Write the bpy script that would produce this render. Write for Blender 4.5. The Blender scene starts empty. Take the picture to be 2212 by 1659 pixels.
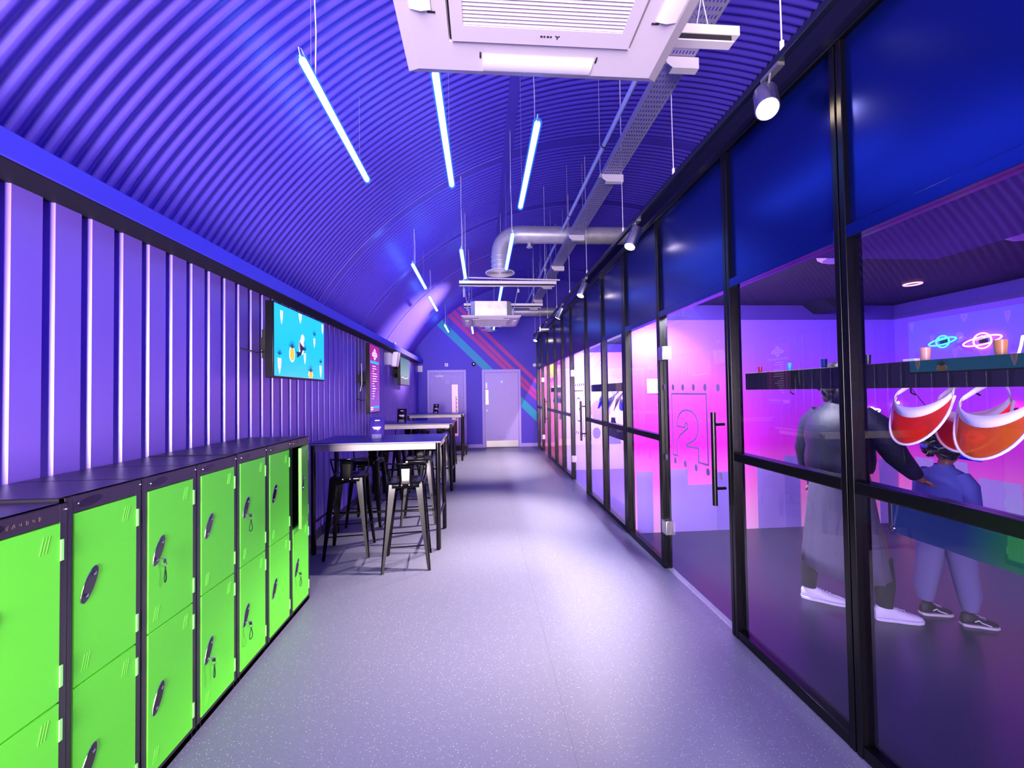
import bpy, bmesh, math, random
from mathutils import Vector, Matrix
random.seed(7)
S = bpy.context.scene
COL = S.collection
PI = math.pi
R = math.radians

# ------------------------------------------------------------------ camera
F = 870.0
YAW, PITCH, ROLL = R(4.1955), R(1.2098), R(-0.8477)
CAM = Vector((0, 0, 1.55))
fwd = Vector((math.sin(YAW) * math.cos(PITCH), math.cos(YAW) * math.cos(PITCH), math.sin(PITCH)))
r0 = Vector((math.cos(YAW), -math.sin(YAW), 0))
u0 = r0.cross(fwd)
rt = math.cos(ROLL) * r0 + math.sin(ROLL) * u0
up = -math.sin(ROLL) * r0 + math.cos(ROLL) * u0
cd = bpy.data.cameras.new('camera')
cd.sensor_width = 36
cd.lens = F / 2212 * 36
cd.clip_start = 0.02
cam = bpy.data.objects.new('camera', cd)
COL.objects.link(cam)
M = Matrix.Identity(4)
for i in range(3):
    M[i][0], M[i][1], M[i][2], M[i][3] = rt[i], up[i], -fwd[i], CAM[i]
cam.matrix_world = M
S.camera = cam


def at(px, py, axis, val):
    """photo pixel -> point on the real plane axis=val"""
    d = (px - 1106) / F * rt - (py - 829.5) / F * up + fwd
    return CAM + d * ((val - CAM[axis]) / d[axis])


S.view_settings.view_transform = 'Standard'
S.view_settings.look = 'None'
S.view_settings.exposure = 0.0
S.view_settings.gamma = 1
S.cycles.use_denoising = True
S.cycles.max_bounces = 8
S.cycles.transparent_max_bounces = 16
S.cycles.sample_clamp_indirect = 6
S.cycles.caustics_reflective = False
S.cycles.caustics_refractive = False


# ------------------------------------------------------------------ materials
def lin(c):
    return tuple(((v / 255) / 12.92 if v / 255 <= .04045 else ((v / 255 + .055) / 1.055) ** 2.4) for v in c)


MATS = {}


def mat(name, rgb, rough=.5, metal=0, spec=.5, emit=None, es=0, coat=0, noise=0, nscale=20, bump=0, trans=0, alpha=1, vary=0):
    if name in MATS:
        return MATS[name]
    m = bpy.data.materials.new(name)
    m.use_nodes = True
    nt = m.node_tree
    b = nt.nodes['Principled BSDF']
    c = lin(rgb)
    b.inputs['Base Color'].default_value = (*c, 1)
    b.inputs['Roughness'].default_value = rough
    b.inputs['Metallic'].default_value = metal
    b.inputs['Specular IOR Level'].default_value = spec
    b.inputs['Coat Weight'].default_value = coat
    b.inputs['Transmission Weight'].default_value = trans
    b.inputs['Alpha'].default_value = alpha
    if emit:
        b.inputs['Emission Color'].default_value = (*lin(emit), 1)
        b.inputs['Emission Strength'].default_value = es
    if noise or bump or vary:
        tc = nt.nodes.new('ShaderNodeTexCoord')
        n = nt.nodes.new('ShaderNodeTexNoise')
        n.inputs['Scale'].default_value = nscale
        n.inputs['Detail'].default_value = 4
        nt.links.new(tc.outputs['Object'], n.inputs['Vector'])
        if noise:
            mr = nt.nodes.new('ShaderNodeMapRange')
            mr.inputs[3].default_value = max(.02, rough - noise)
            mr.inputs[4].default_value = rough + noise
            nt.links.new(n.outputs['Fac'], mr.inputs[0])
            nt.links.new(mr.outputs[0], b.inputs['Roughness'])
        if vary:
            mx = nt.nodes.new('ShaderNodeMix')
            mx.data_type = 'RGBA'
            mx.inputs[6].default_value = (*[v * (1 - vary) for v in c], 1)
            mx.inputs[7].default_value = (*[min(1, v * (1 + vary)) for v in c], 1)
            nt.links.new(n.outputs['Fac'], mx.inputs[0])
            nt.links.new(mx.outputs[2], b.inputs['Base Color'])
        if bump:
            bp = nt.nodes.new('ShaderNodeBump')
            bp.inputs['Strength'].default_value = bump
            bp.inputs['Distance'].default_value = .003
            nt.links.new(n.outputs['Fac'], bp.inputs['Height'])
            nt.links.new(bp.outputs[0], b.inputs['Normal'])
    MATS[name] = m
    return m


def gradient_mat(name, stops, z0, z1, rough=.6, emit=0, axis=2, spec=.3):
    """printed gradient (a real mural/graphic) along world axis"""
    if name in MATS:
        return MATS[name]
    m = bpy.data.materials.new(name)
    m.use_nodes = True
    nt = m.node_tree
    b = nt.nodes['Principled BSDF']
    b.inputs['Roughness'].default_value = rough
    b.inputs['Specular IOR Level'].default_value = spec
    g = nt.nodes.new('ShaderNodeNewGeometry')
    sx = nt.nodes.new('ShaderNodeSeparateXYZ')
    mr = nt.nodes.new('ShaderNodeMapRange')
    mr.inputs[1].default_value = z0
    mr.inputs[2].default_value = z1
    cr = nt.nodes.new('ShaderNodeValToRGB')
    els = cr.color_ramp.elements
    els[0].position, els[0].color = stops[0][0], (*lin(stops[0][1]), 1)
    els[1].position, els[1].color = stops[-1][0], (*lin(stops[-1][1]), 1)
    for p, c in stops[1:-1]:
        e = els.new(p)
        e.color = (*lin(c), 1)
    nt.links.new(g.outputs['Position'], sx.inputs[0])
    nt.links.new(sx.outputs[axis], mr.inputs[0])
    nt.links.new(mr.outputs[0], cr.inputs[0])
    if not emit:
        nt.links.new(cr.outputs[0], b.inputs['Base Color'])
    else:
        b.inputs['Base Color'].default_value = (.01, .01, .014, 1)
        nt.links.new(cr.outputs[0], b.inputs['Emission Color'])
        b.inputs['Emission Strength'].default_value = emit
    MATS[name] = m
    return m


def glass_mat(name, tint=(255, 255, 255), ior=1.9, rough=0.0, film=0.0, filmcol=(255, 255, 255)):
    m = bpy.data.materials.new(name)
    m.use_nodes = True
    nt = m.node_tree
    nt.nodes.remove(nt.nodes['Principled BSDF'])
    out = nt.nodes['Material Output']
    tr = nt.nodes.new('ShaderNodeBsdfTransparent')
    tr.inputs[0].default_value = (*lin(tint), 1)
    gl = nt.nodes.new('ShaderNodeBsdfGlossy')
    gl.inputs['Roughness'].default_value = rough
    fr = nt.nodes.new('ShaderNodeFresnel')
    fr.inputs[0].default_value = ior
    ge = nt.nodes.new('ShaderNodeNewGeometry')
    sb = nt.nodes.new('ShaderNodeMath')
    sb.operation = 'SUBTRACT'
    sb.inputs[0].default_value = 1
    nt.links.new(ge.outputs['Backfacing'], sb.inputs[1])
    mu = nt.nodes.new('ShaderNodeMath')
    mu.operation = 'MULTIPLY'
    nt.links.new(fr.outputs[0], mu.inputs[0])
    nt.links.new(sb.outputs[0], mu.inputs[1])
    mx = nt.nodes.new('ShaderNodeMixShader')
    base = tr
    if film:
        df = nt.nodes.new('ShaderNodeBsdfDiffuse')
        df.inputs[0].default_value = (*lin(filmcol), 1)
        tl = nt.nodes.new('ShaderNodeBsdfTranslucent')
        tl.inputs[0].default_value = (*lin(filmcol), 1)
        a = nt.nodes.new('ShaderNodeAddShader')
        nt.links.new(df.outputs[0], a.inputs[0])
        nt.links.new(tl.outputs[0], a.inputs[1])
        f = nt.nodes.new('ShaderNodeMixShader')
        f.inputs[0].default_value = film
        nt.links.new(tr.outputs[0], f.inputs[1])
        nt.links.new(a.outputs[0], f.inputs[2])
        base = f
    nt.links.new(mu.outputs[0], mx.inputs[0])
    nt.links.new(base.outputs[0], mx.inputs[1])
    nt.links.new(gl.outputs[0], mx.inputs[2])
    nt.links.new(mx.outputs[0], out.inputs[0])
    MATS[name] = m
    return m


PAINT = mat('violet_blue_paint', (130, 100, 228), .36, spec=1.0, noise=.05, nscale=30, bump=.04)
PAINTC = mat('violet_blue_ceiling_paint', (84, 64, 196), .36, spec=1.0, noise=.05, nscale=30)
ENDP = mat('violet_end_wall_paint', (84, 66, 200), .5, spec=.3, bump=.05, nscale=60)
FASC = mat('fascia_paint', (76, 68, 228), .45, spec=.4)
LILAC = mat('lilac_door_paint', (168, 150, 226), .45, vary=.04, nscale=8)
BLACKM = mat('black_powder_coat', (5, 5, 6), .26, spec=.32)
BLACKG = mat('black_gloss_panel', (12, 30, 112), .24, metal=.75, spec=.6)
BLACKR = mat('black_matt', (8, 8, 11), .7)
GREYB = mat('black_locker_steel', (40, 37, 48), .33, spec=.8, bump=.15, nscale=220)
GREEN = mat('lime_green_enamel', (104, 238, 62), .42, spec=.35, bump=.03, nscale=200)
GREENL = mat('pale_green_hinge', (150, 255, 130), .4)
CHROME = mat('chrome', (220, 220, 225), .12, metal=1)
STEEL = mat('galvanised_steel', (216, 212, 216), .34, metal=.6, noise=.1, nscale=14, vary=.15)
TRAY = mat('zinc_tray', (150, 142, 176), .5, metal=.25, vary=.1)
ALU = mat('brushed_steel', (200, 196, 196), .3, metal=1, noise=.06)
WHITE = mat('white_plastic', (208, 198, 205), .45, vary=.02)
WHITEG = mat('white_gloss_plastic', (245, 240, 245), .3)
DARKSLOT = mat('dark_slot', (25, 22, 26), .8)
TUBE = mat('blue_white_tube', (255, 255, 255), .4, emit=(92, 140, 255), es=26)
def halo_mat():  # see-through blue glow that imitates bloom around the tubes
    m = bpy.data.materials.new('blue_tube_halo')
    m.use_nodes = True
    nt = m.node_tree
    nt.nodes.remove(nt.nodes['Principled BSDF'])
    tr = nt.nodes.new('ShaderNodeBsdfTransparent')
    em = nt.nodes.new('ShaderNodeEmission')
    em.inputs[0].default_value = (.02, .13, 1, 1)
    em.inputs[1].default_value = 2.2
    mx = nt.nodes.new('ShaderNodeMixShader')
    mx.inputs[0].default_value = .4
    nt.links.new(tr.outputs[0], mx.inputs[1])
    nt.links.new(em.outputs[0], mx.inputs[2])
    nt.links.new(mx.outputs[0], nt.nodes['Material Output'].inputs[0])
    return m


HALO = halo_mat()
TUBECAP = mat('tube_end_cap', (230, 235, 255), .4)
WIRE = mat('pale_wire', (205, 200, 230), .4, metal=.5)
CORD = mat('white_cord', (225, 215, 225), .5)
LENS = mat('warm_lamp_lens', (255, 255, 255), .4, emit=(255, 226, 190), es=26)
TABLET = mat('dark_blue_laminate', (44, 44, 150), .32, spec=.6, noise=.05)
TEDGE = mat('table_edge_trim', (196, 188, 184), .35, metal=.2)
APRON = mat('satin_grey_apron', (186, 178, 172), .4, metal=.2, noise=.05)
TLEG = mat('black_tube_leg', (26, 24, 26), .2, metal=.6, spec=.8)
STOOL = mat('black_gloss_steel', (7, 7, 8), .14, spec=.22)
NAVY = mat('navy_room_floor', (22, 15, 50), .3, spec=.5, bump=.1, nscale=150)
GLASS = glass_mat('clear_glass', (238, 238, 248), 1.75)
ACRYL = glass_mat('acrylic', (235, 230, 250), 1.5, .05, film=.12)
VINYL = mat('grey_lilac_vinyl', (128, 104, 158), .6)


def floor_mat():
    m = bpy.data.materials.new('speckled_grey_vinyl_floor')
    m.use_nodes = True
    nt = m.node_tree
    b = nt.nodes['Principled BSDF']
    tc = nt.nodes.new('ShaderNodeTexCoord')
    v = nt.nodes.new('ShaderNodeTexVoronoi')
    v.inputs['Scale'].default_value = 95
    v.inputs['Randomness'].default_value = 1
    cr = nt.nodes.new('ShaderNodeValToRGB')
    cr.color_ramp.elements[0].position = .0
    cr.color_ramp.elements[0].color = (1, 1, 1, 1)
    cr.color_ramp.elements[1].position = .2
    cr.color_ramp.elements[1].color = (0, 0, 0, 1)
    v2 = nt.nodes.new('ShaderNodeTexVoronoi')
    v2.inputs['Scale'].default_value = 60
    n = nt.nodes.new('ShaderNodeTexNoise')
    n.inputs['Scale'].default_value = 260
    n.inputs['Detail'].default_value = 3
    mm = nt.nodes.new('ShaderNodeMath')
    mm.operation = 'MULTIPLY'
    gt = nt.nodes.new('ShaderNodeMath')
    gt.operation = 'GREATER_THAN'
    gt.inputs[1].default_value = .5
    sep = nt.nodes.new('ShaderNodeSeparateColor')
    mix = nt.nodes.new('ShaderNodeMix')
    mix.data_type = 'RGBA'
    mix.inputs[6].default_value = (*lin((76, 76, 100)), 1)
    mix.inputs[7].default_value = (*lin((118, 118, 148)), 1)
    mix2 = nt.nodes.new('ShaderNodeMix')
    mix2.data_type = 'RGBA'
    mix2.inputs[7].default_value = (*lin((248, 246, 255)), 1)
    L = nt.links.new
    L(tc.outputs['Object'], v.inputs['Vector'])
    L(tc.outputs['Object'], v2.inputs['Vector'])
    L(tc.outputs['Object'], n.inputs['Vector'])
    L(v.outputs['Distance'], cr.inputs[0])
    L(v.outputs['Color'], sep.inputs[0])
    L(sep.outputs[0], gt.inputs[0])
    L(cr.outputs[0], mm.inputs[0])
    L(gt.outputs[0], mm.inputs[1])
    L(n.outputs['Fac'], mix.inputs[0])
    L(mix.outputs[2], mix2.inputs[6])
    L(mm.outputs[0], mix2.inputs[0])
    L(mix2.outputs[2], b.inputs['Base Color'])
    b.inputs['Roughness'].default_value = .42
    b.inputs['Specular IOR Level'].default_value = .45
    bp = nt.nodes.new('ShaderNodeBump')
    bp.inputs['Strength'].default_value = .12
    bp.inputs['Distance'].default_value = .002
    L(n.outputs['Fac'], bp.inputs['Height'])
    L(bp.outputs[0], b.inputs['Normal'])
    return m


FLOORM = floor_mat()


# ------------------------------------------------------------------ mesh builder
class MB:
    def __init__(s):
        s.v, s.f, s.mi = [], [], []

    def add(s, vs, fs, mi=0):
        k = len(s.v)
        s.v += [Vector(p) for p in vs]
        s.f += [tuple(i + k for i in f) for f in fs]
        s.mi += [mi] * len(fs)
        return s

    def box(s, x0, x1, y0, y1, z0, z1, mi=0):
        vs = [(x, y, z) for x in (x0, x1) for y in (y0, y1) for z in (z0, z1)]
        return s.add(vs, [(0, 1, 3, 2), (4, 6, 7, 5), (0, 4, 5, 1), (2, 3, 7, 6), (0, 2, 6, 4), (1, 5, 7, 3)], mi)

    def obox(s, c, ax, ay, az, mi=0):
        """box from centre and three half-extent vectors"""
        c, ax, ay, az = map(Vector, (c, ax, ay, az))
        vs = [c + a * ax + b * ay + d * az for a in (-1, 1) for b in (-1, 1) for d in (-1, 1)]
        return s.add(vs, [(0, 1, 3, 2), (4, 6, 7, 5), (0, 4, 5, 1), (2, 3, 7, 6), (0, 2, 6, 4), (1, 5, 7, 3)], mi)

    def tube(s, pts, r, n=10, mi=0, closed=False):
        pts = [Vector(p) for p in pts]
        rr = r if isinstance(r, (list, tuple)) else [r] * len(pts)
        m = len(pts)
        vs = []
        prev = None
        for i, p in enumerate(pts):
            if closed:
                d = pts[(i + 1) % m] - pts[i - 1]
            else:
                d = pts[min(i + 1, m - 1)] - pts[max(i - 1, 0)]
            d.normalize()
            if prev is None:
                a = Vector((0, 0, 1)) if abs(d.z) < .9 else Vector((1, 0, 0))
                u = d.cross(a).normalized()
            else:
                u = (prev - d * prev.dot(d)).normalized()
            prev = u
            w = d.cross(u)
            for k in range(n):
                t = 2 * PI * k / n
                vs.append(p + rr[i] * (math.cos(t) * u + math.sin(t) * w))
        fs = []
        for i in range(m if closed else m - 1):
            j = (i + 1) % m
            for k in range(n):
                k2 = (k + 1) % n
                fs.append((i * n + k, i * n + k2, j * n + k2, j * n + k))
        if not closed:
            fs.append(tuple(range(n))[::-1])
            fs.append(tuple((m - 1) * n + k for k in range(n)))
        return s.add(vs, fs, mi)

    def lathe(s, prof, c=(0, 0, 0), axis=2, n=24, mi=0, cap=True):
        """profile of (r, h) along axis"""
        c = Vector(c)
        vs = []
        for r, h in prof:
            for k in range(n):
                t = 2 * PI * k / n
                q = [r * math.cos(t), r * math.sin(t), h]
                q = (q[0], q[1], q[2]) if axis == 2 else ((q[2], q[0], q[1]) if axis == 0 else (q[1], q[2], q[0]))
                vs.append(c + Vector(q))
        fs = []
        for i in range(len(prof) - 1):
            for k in range(n):
                k2 = (k + 1) % n
                fs.append((i * n + k, i * n + k2, (i + 1) * n + k2, (i + 1) * n + k))
        if cap:
            fs.append(tuple(range(n))[::-1])
            fs.append(tuple((len(prof) - 1) * n + k for k in range(n)))
        return s.add(vs, fs, mi)

    def ell(s, c, r, n=14, m=10, mi=0, rot=None):
        c = Vector(c)
        vs, fs = [], []
        for i in range(m + 1):
            p = PI * i / m
            for k in range(n):
                t = 2 * PI * k / n
                q = Vector((r[0] * math.sin(p) * math.cos(t), r[1] * math.sin(p) * math.sin(t), r[2] * math.cos(p)))
                if rot:
                    q = rot @ q
                vs.append(c + q)
        for i in range(m):
            for k in range(n):
                k2 = (k + 1) % n
                fs.append((i * n + k, (i + 1) * n + k, (i + 1) * n + k2, i * n + k2))
        return s.add(vs, fs, mi)

    def prism(s, poly, fn, d0, d1, mi=0):
        """2-D polygon (a,b) extruded; fn(a,b,d) -> point"""
        n = len(poly)
        vs = [fn(a, b, d0) for a, b in poly] + [fn(a, b, d1) for a, b in poly]
        fs = [tuple(range(n))[::-1], tuple(range(n, 2 * n))]
        for i in range(n):
            j = (i + 1) % n
            fs.append((i, j, n + j, n + i))
        return s.add(vs, fs, mi)

    def grid(s, rows, mi=0, closed=False):
        n = len(rows[0])
        vs = [p for r in rows for p in r]
        fs = []
        for i in range(len(rows) - 1):
            for k in range(n if closed else n - 1):
                k2 = (k + 1) % n
                fs.append((i * n + k, i * n + k2, (i + 1) * n + k2, (i + 1) * n + k))
        return s.add(vs, fs, mi)

    def mesh(s, name, mats, smooth=35):
        me = bpy.data.meshes.new(name)
        me.from_pydata([tuple(v) for v in s.v], [], s.f)
        for m in (mats if isinstance(mats, (list, tuple)) else [mats]):
            me.materials.append(m)
        me.polygons.foreach_set('material_index', s.mi)
        bm = bmesh.new()
        bm.from_mesh(me)
        if len(s.v) < 60000:
            bmesh.ops.recalc_face_normals(bm, faces=bm.faces)
        bm.to_mesh(me)
        bm.free()
        if smooth:
            me.shade_smooth()
            me.set_sharp_from_angle(angle=R(smooth))
        me.update()
        return me

    def build(s, name, mats, parent=None, bevel=0, smooth=35, solid=0, label=None, cat=None, group=None, kind=None, seg=2):
        org = Vector((0, 0, 0))
        if parent is None and s.v:
            xs, ys, zs = [v.x for v in s.v], [v.y for v in s.v], [v.z for v in s.v]
            org = Vector(((min(xs) + max(xs)) / 2, (min(ys) + max(ys)) / 2, min(zs)))
        elif parent is not None:
            p = parent
            while p is not None:
                org = org + Vector(p.location)
                p = p.parent
        s.v = [v - org for v in s.v]
        o = bpy.data.objects.new(name, s.mesh(name, mats, smooth))
        COL.objects.link(o)
        if parent is None:
            o.location = org
        else:
            o.parent = parent
        if solid:
            md = o.modifiers.new('solid', 'SOLIDIFY')
            md.thickness = solid
            md.offset = 0
        if bevel:
            md = o.modifiers.new('bevel', 'BEVEL')
            md.width = bevel
            md.segments = seg
            md.limit_method = 'ANGLE'
            md.angle_limit = R(50)
            md.harden_normals = False
        tag(o, label, cat, group, kind)
        return o


def tag(o, label=None, cat=None, group=None, kind=None):
    if label: o['label'] = label
    if cat: o['category'] = cat
    if group: o['group'] = group
    if kind: o['kind'] = kind
    return o


def empty(name, loc, label=None, cat=None, group=None, kind=None, rz=0):
    o = bpy.data.objects.new(name, None)
    o.empty_display_size = .05
    COL.objects.link(o)
    o.location = loc
    o.rotation_euler = (0, 0, rz)
    return tag(o, label, cat, group, kind)


def copy_tree(o, parent=None):
    c = o.copy()
    COL.objects.link(c)
    if parent is not None:
        c.parent = parent
    for ch in [x for x in bpy.data.objects if x.parent == o]:
        copy_tree(ch, c)
    return c


def lamp(name, kind, loc, energy, color, parent=None, **kw):
    l = bpy.data.lights.new(name, kind)
    l.energy = energy
    l.color = color
    for k, v in kw.items():
        if k not in ('look', ):
            setattr(l, k, v)
    o = bpy.data.objects.new(name, l)
    COL.objects.link(o)
    o.location = loc
    if 'look' in kw:
        d = Vector(kw['look']) - Vector(loc)
        o.rotation_euler = d.to_track_quat('-Z', 'Y').to_euler()
    if parent is not None:
        o.parent = parent
        o.location = Vector(loc) - Vector(parent.location)
    return o


# ------------------------------------------------------------------ room shell
YB, YE = -3.2, 11.5            # back end (behind the camera), end wall
GX = 1.558                     # corridor face of the glazed partition
XR = 4.75                      # far wall of the booths
ZR = 2.49                      # booth ceiling

MB().box(-1.95, GX + .08, YB, YE + .1, -.06, 0).build('floor', FLOORM, kind='structure', smooth=0)
b = MB()
b.box(.372, .3745, YB, YE, 0, .0004)
b.build('trim_1', mat('floor_seam', (90, 86, 112), .6), kind='structure', smooth=0)

# corrugated barrel ceiling
CX, CZ, CR = 1.922, .21, 4.601
PITCHC, AMP = .0755, .0125
seams = [4.955, 6.67, 8.45, 10.35]


def ceil_rows(x0, x1, nseg):
    a0, a1 = math.acos((x0 - CX) / CR), math.acos((x1 - CX) / CR)
    ys = []
    n = int((YE + .05 - YB) / PITCHC * 8)
    for i in range(n + 1):
        ys.append(YB + (YE + .05 - YB) * i / n)
    rows = []
    for y in ys:
        flat = any(s_ <= y <= s_ + .15 for s_ in seams)
        ph = 2 * PI * (y - 1.817) / PITCHC
        w = math.cos(ph)
        h = 0 if flat else AMP * (w if w > 0 else w * .8)
        rows.append([(CX + (CR - h) * math.cos(a0 + (a1 - a0) * k / nseg), y, CZ + (CR - h) * math.sin(a0 + (a1 - a0) * k / nseg)) for k in range(nseg + 1)])
    return rows


b = MB()
b.grid(ceil_rows(-2.12, .30, 30))
b.grid(ceil_rows(.39, 2.84, 20))
a0, a1 = math.acos((.29 - CX) / CR), math.acos((.40 - CX) / CR)
b.grid([[(CX + (CR - .012) * math.cos(a0 + (a1 - a0) * k / 3), y, CZ + (CR - .012) * math.sin(a0 + (a1 - a0) * k / 3)) for k in range(4)] for y in (YB, YE + .05)])
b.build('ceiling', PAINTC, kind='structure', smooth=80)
# overlap strips of the roof sheets
b = MB()
for s_ in seams:
    a0, a1 = math.acos((-2.1 - CX) / CR), math.acos((.29 - CX) / CR)
    N = 26
    for (yy, w, hh) in ((s_ - .004, .012, .014), ):
        rows = []
        for q in ((yy, 0), (yy, hh), (yy + w, hh), (yy + w, 0)):
            rows.append([(CX + (CR - q[1]) * math.cos(a0 + (a1 - a0) * k / N), q[0], CZ + (CR - q[1]) * math.sin(a0 + (a1 - a0) * k / N)) for k in range(N + 1)])
        b.grid(rows)
b.build('trim_2', mat('ceiling_strip_paint', (110, 90, 225), .4), kind='structure', smooth=60)

# box-profile left wall
b = MB()
pts = []
P_, ph0 = .1635, 1.853
k0 = int((YB - ph0) / P_) - 1
y = ph0 + k0 * P_
prof = []
while y < YE + .2:
    prof += [(-1.82, y), (-1.82, y + .113), (-1.857, y + .125), (-1.857, y + .147)]
    y += P_
prof = [(x, min(max(y, YB), YE)) for x, y in prof]
b.grid([[(x, y, 0) for x, y in prof], [(x, y, 2.42) for x, y in prof]])
b.build('wall_left', PAINT, kind='structure', smooth=0)
FO = MB().box(-2.12, -1.65, YB, 11.3, 2.400, 2.502).build('trim_3', FASC, kind='structure', bevel=.004)
MB().box(-2.10, -1.655, YB, 11.29, 2.394, 2.399).build('underside_shade', BLACKR, FO)  # black sheet stands in for the shade beneath the ledge
MB().box(-1.84, -1.80, YB, YE, 0, .09).build('baseboard_left', mat('dark_base', (28, 24, 70), .5), kind='structure')

# end wall
b = MB()
arc = []
for k in range(31):
    a = PI - (PI - math.acos((2.84 - CX) / CR)) * k / 30
    x = CX + CR * math.cos(a)
    if x > -2.12:
        arc.append((x, CZ + CR * math.sin(a)))
poly = [(2.84, 0), (-1.99, 0), (-1.99, 2.45), (-2.12, 2.45)] + arc
b.prism(poly, lambda a, c, d: (a, d, c), YE, YE + .12)
b.build('wall_end', ENDP, kind='structure', smooth=0)
b = MB()
for x0, x1 in ((-1.85, -1.56), (-.46, -.015), (1.09, GX)):
    b.box(x0, x1, YE - .018, YE, 0, .10)
b.build('baseboard_end', mat('lilac_skirting', (178, 160, 232), .45), kind='structure', bevel=.004)
MB().box(-1.99, -1.80, 11.0, YE, 0, 2.42).build('wall_left_return', ENDP, kind='structure', smooth=0)

# upper wall above the booths, closing off the vault
MB().box(2.82, 2.92, YB, YE, 3.1, 4.9).build('wall_upper', mat('dark_blue_upper_wall', (22, 18, 60), .8), kind='structure', smooth=0)
MB().box(GX + .07, XR + .1, YB, YE, ZR, 3.08).build('ceiling_booths', mat('black_booth_ceiling', (6, 4, 10), .7), kind='structure', smooth=0)
# back wall behind the camera with a wide opening
b = MB()
b.box(-2.1, -1.5, YB - .1, YB, 0, 4.9).box(1.5, 2.9, YB - .1, YB, 0, 4.9).box(-1.5, 1.5, YB - .1, YB, 2.6, 4.9)
b.build('wall_back', ENDP, kind='structure', smooth=0)

# ------------------------------------------------------------------ end wall stripes (painted bands)
TEAL = mat('teal_stripe_paint', (16, 160, 190), .5)
PINK = mat('magenta_stripe_paint', (188, 40, 150), .5)


def stripe(px, m, nm):
    P = [at(x, y_, 1, YE) for x, y_ in px]
    b = MB()
    b.prism([(p.x, p.z) for p in P], lambda a, c, d: (a, d, c), YE - .003, YE - .0004)
    b.build(nm, m, STR, smooth=0)


STR = empty('painted_stripes', (0, YE - .003, 2.4), 'diagonal teal and magenta bands painted across the end wall', 'wall painting')
stripe([(943.6, 702.5), (955.2, 691), (1159.8, 889.5), (1159.8, 911.5)], TEAL, 'teal_stripe')
stripe([(967, 684), (973, 676), (1159.8, 856.5), (1159.8, 866.5)], PINK, 'magenta_stripe')
stripe([(976, 676), (982, 669.5), (1159.8, 844), (1159.8, 854)], PINK, 'magenta_stripe')
stripe([(988, 667), (994, 661.5), (1159.8, 820), (1159.8, 830.5)], PINK, 'magenta_stripe')

# ------------------------------------------------------------------ end doors
DFR = mat('lilac_frame_paint', (184, 166, 236), .45)


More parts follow.
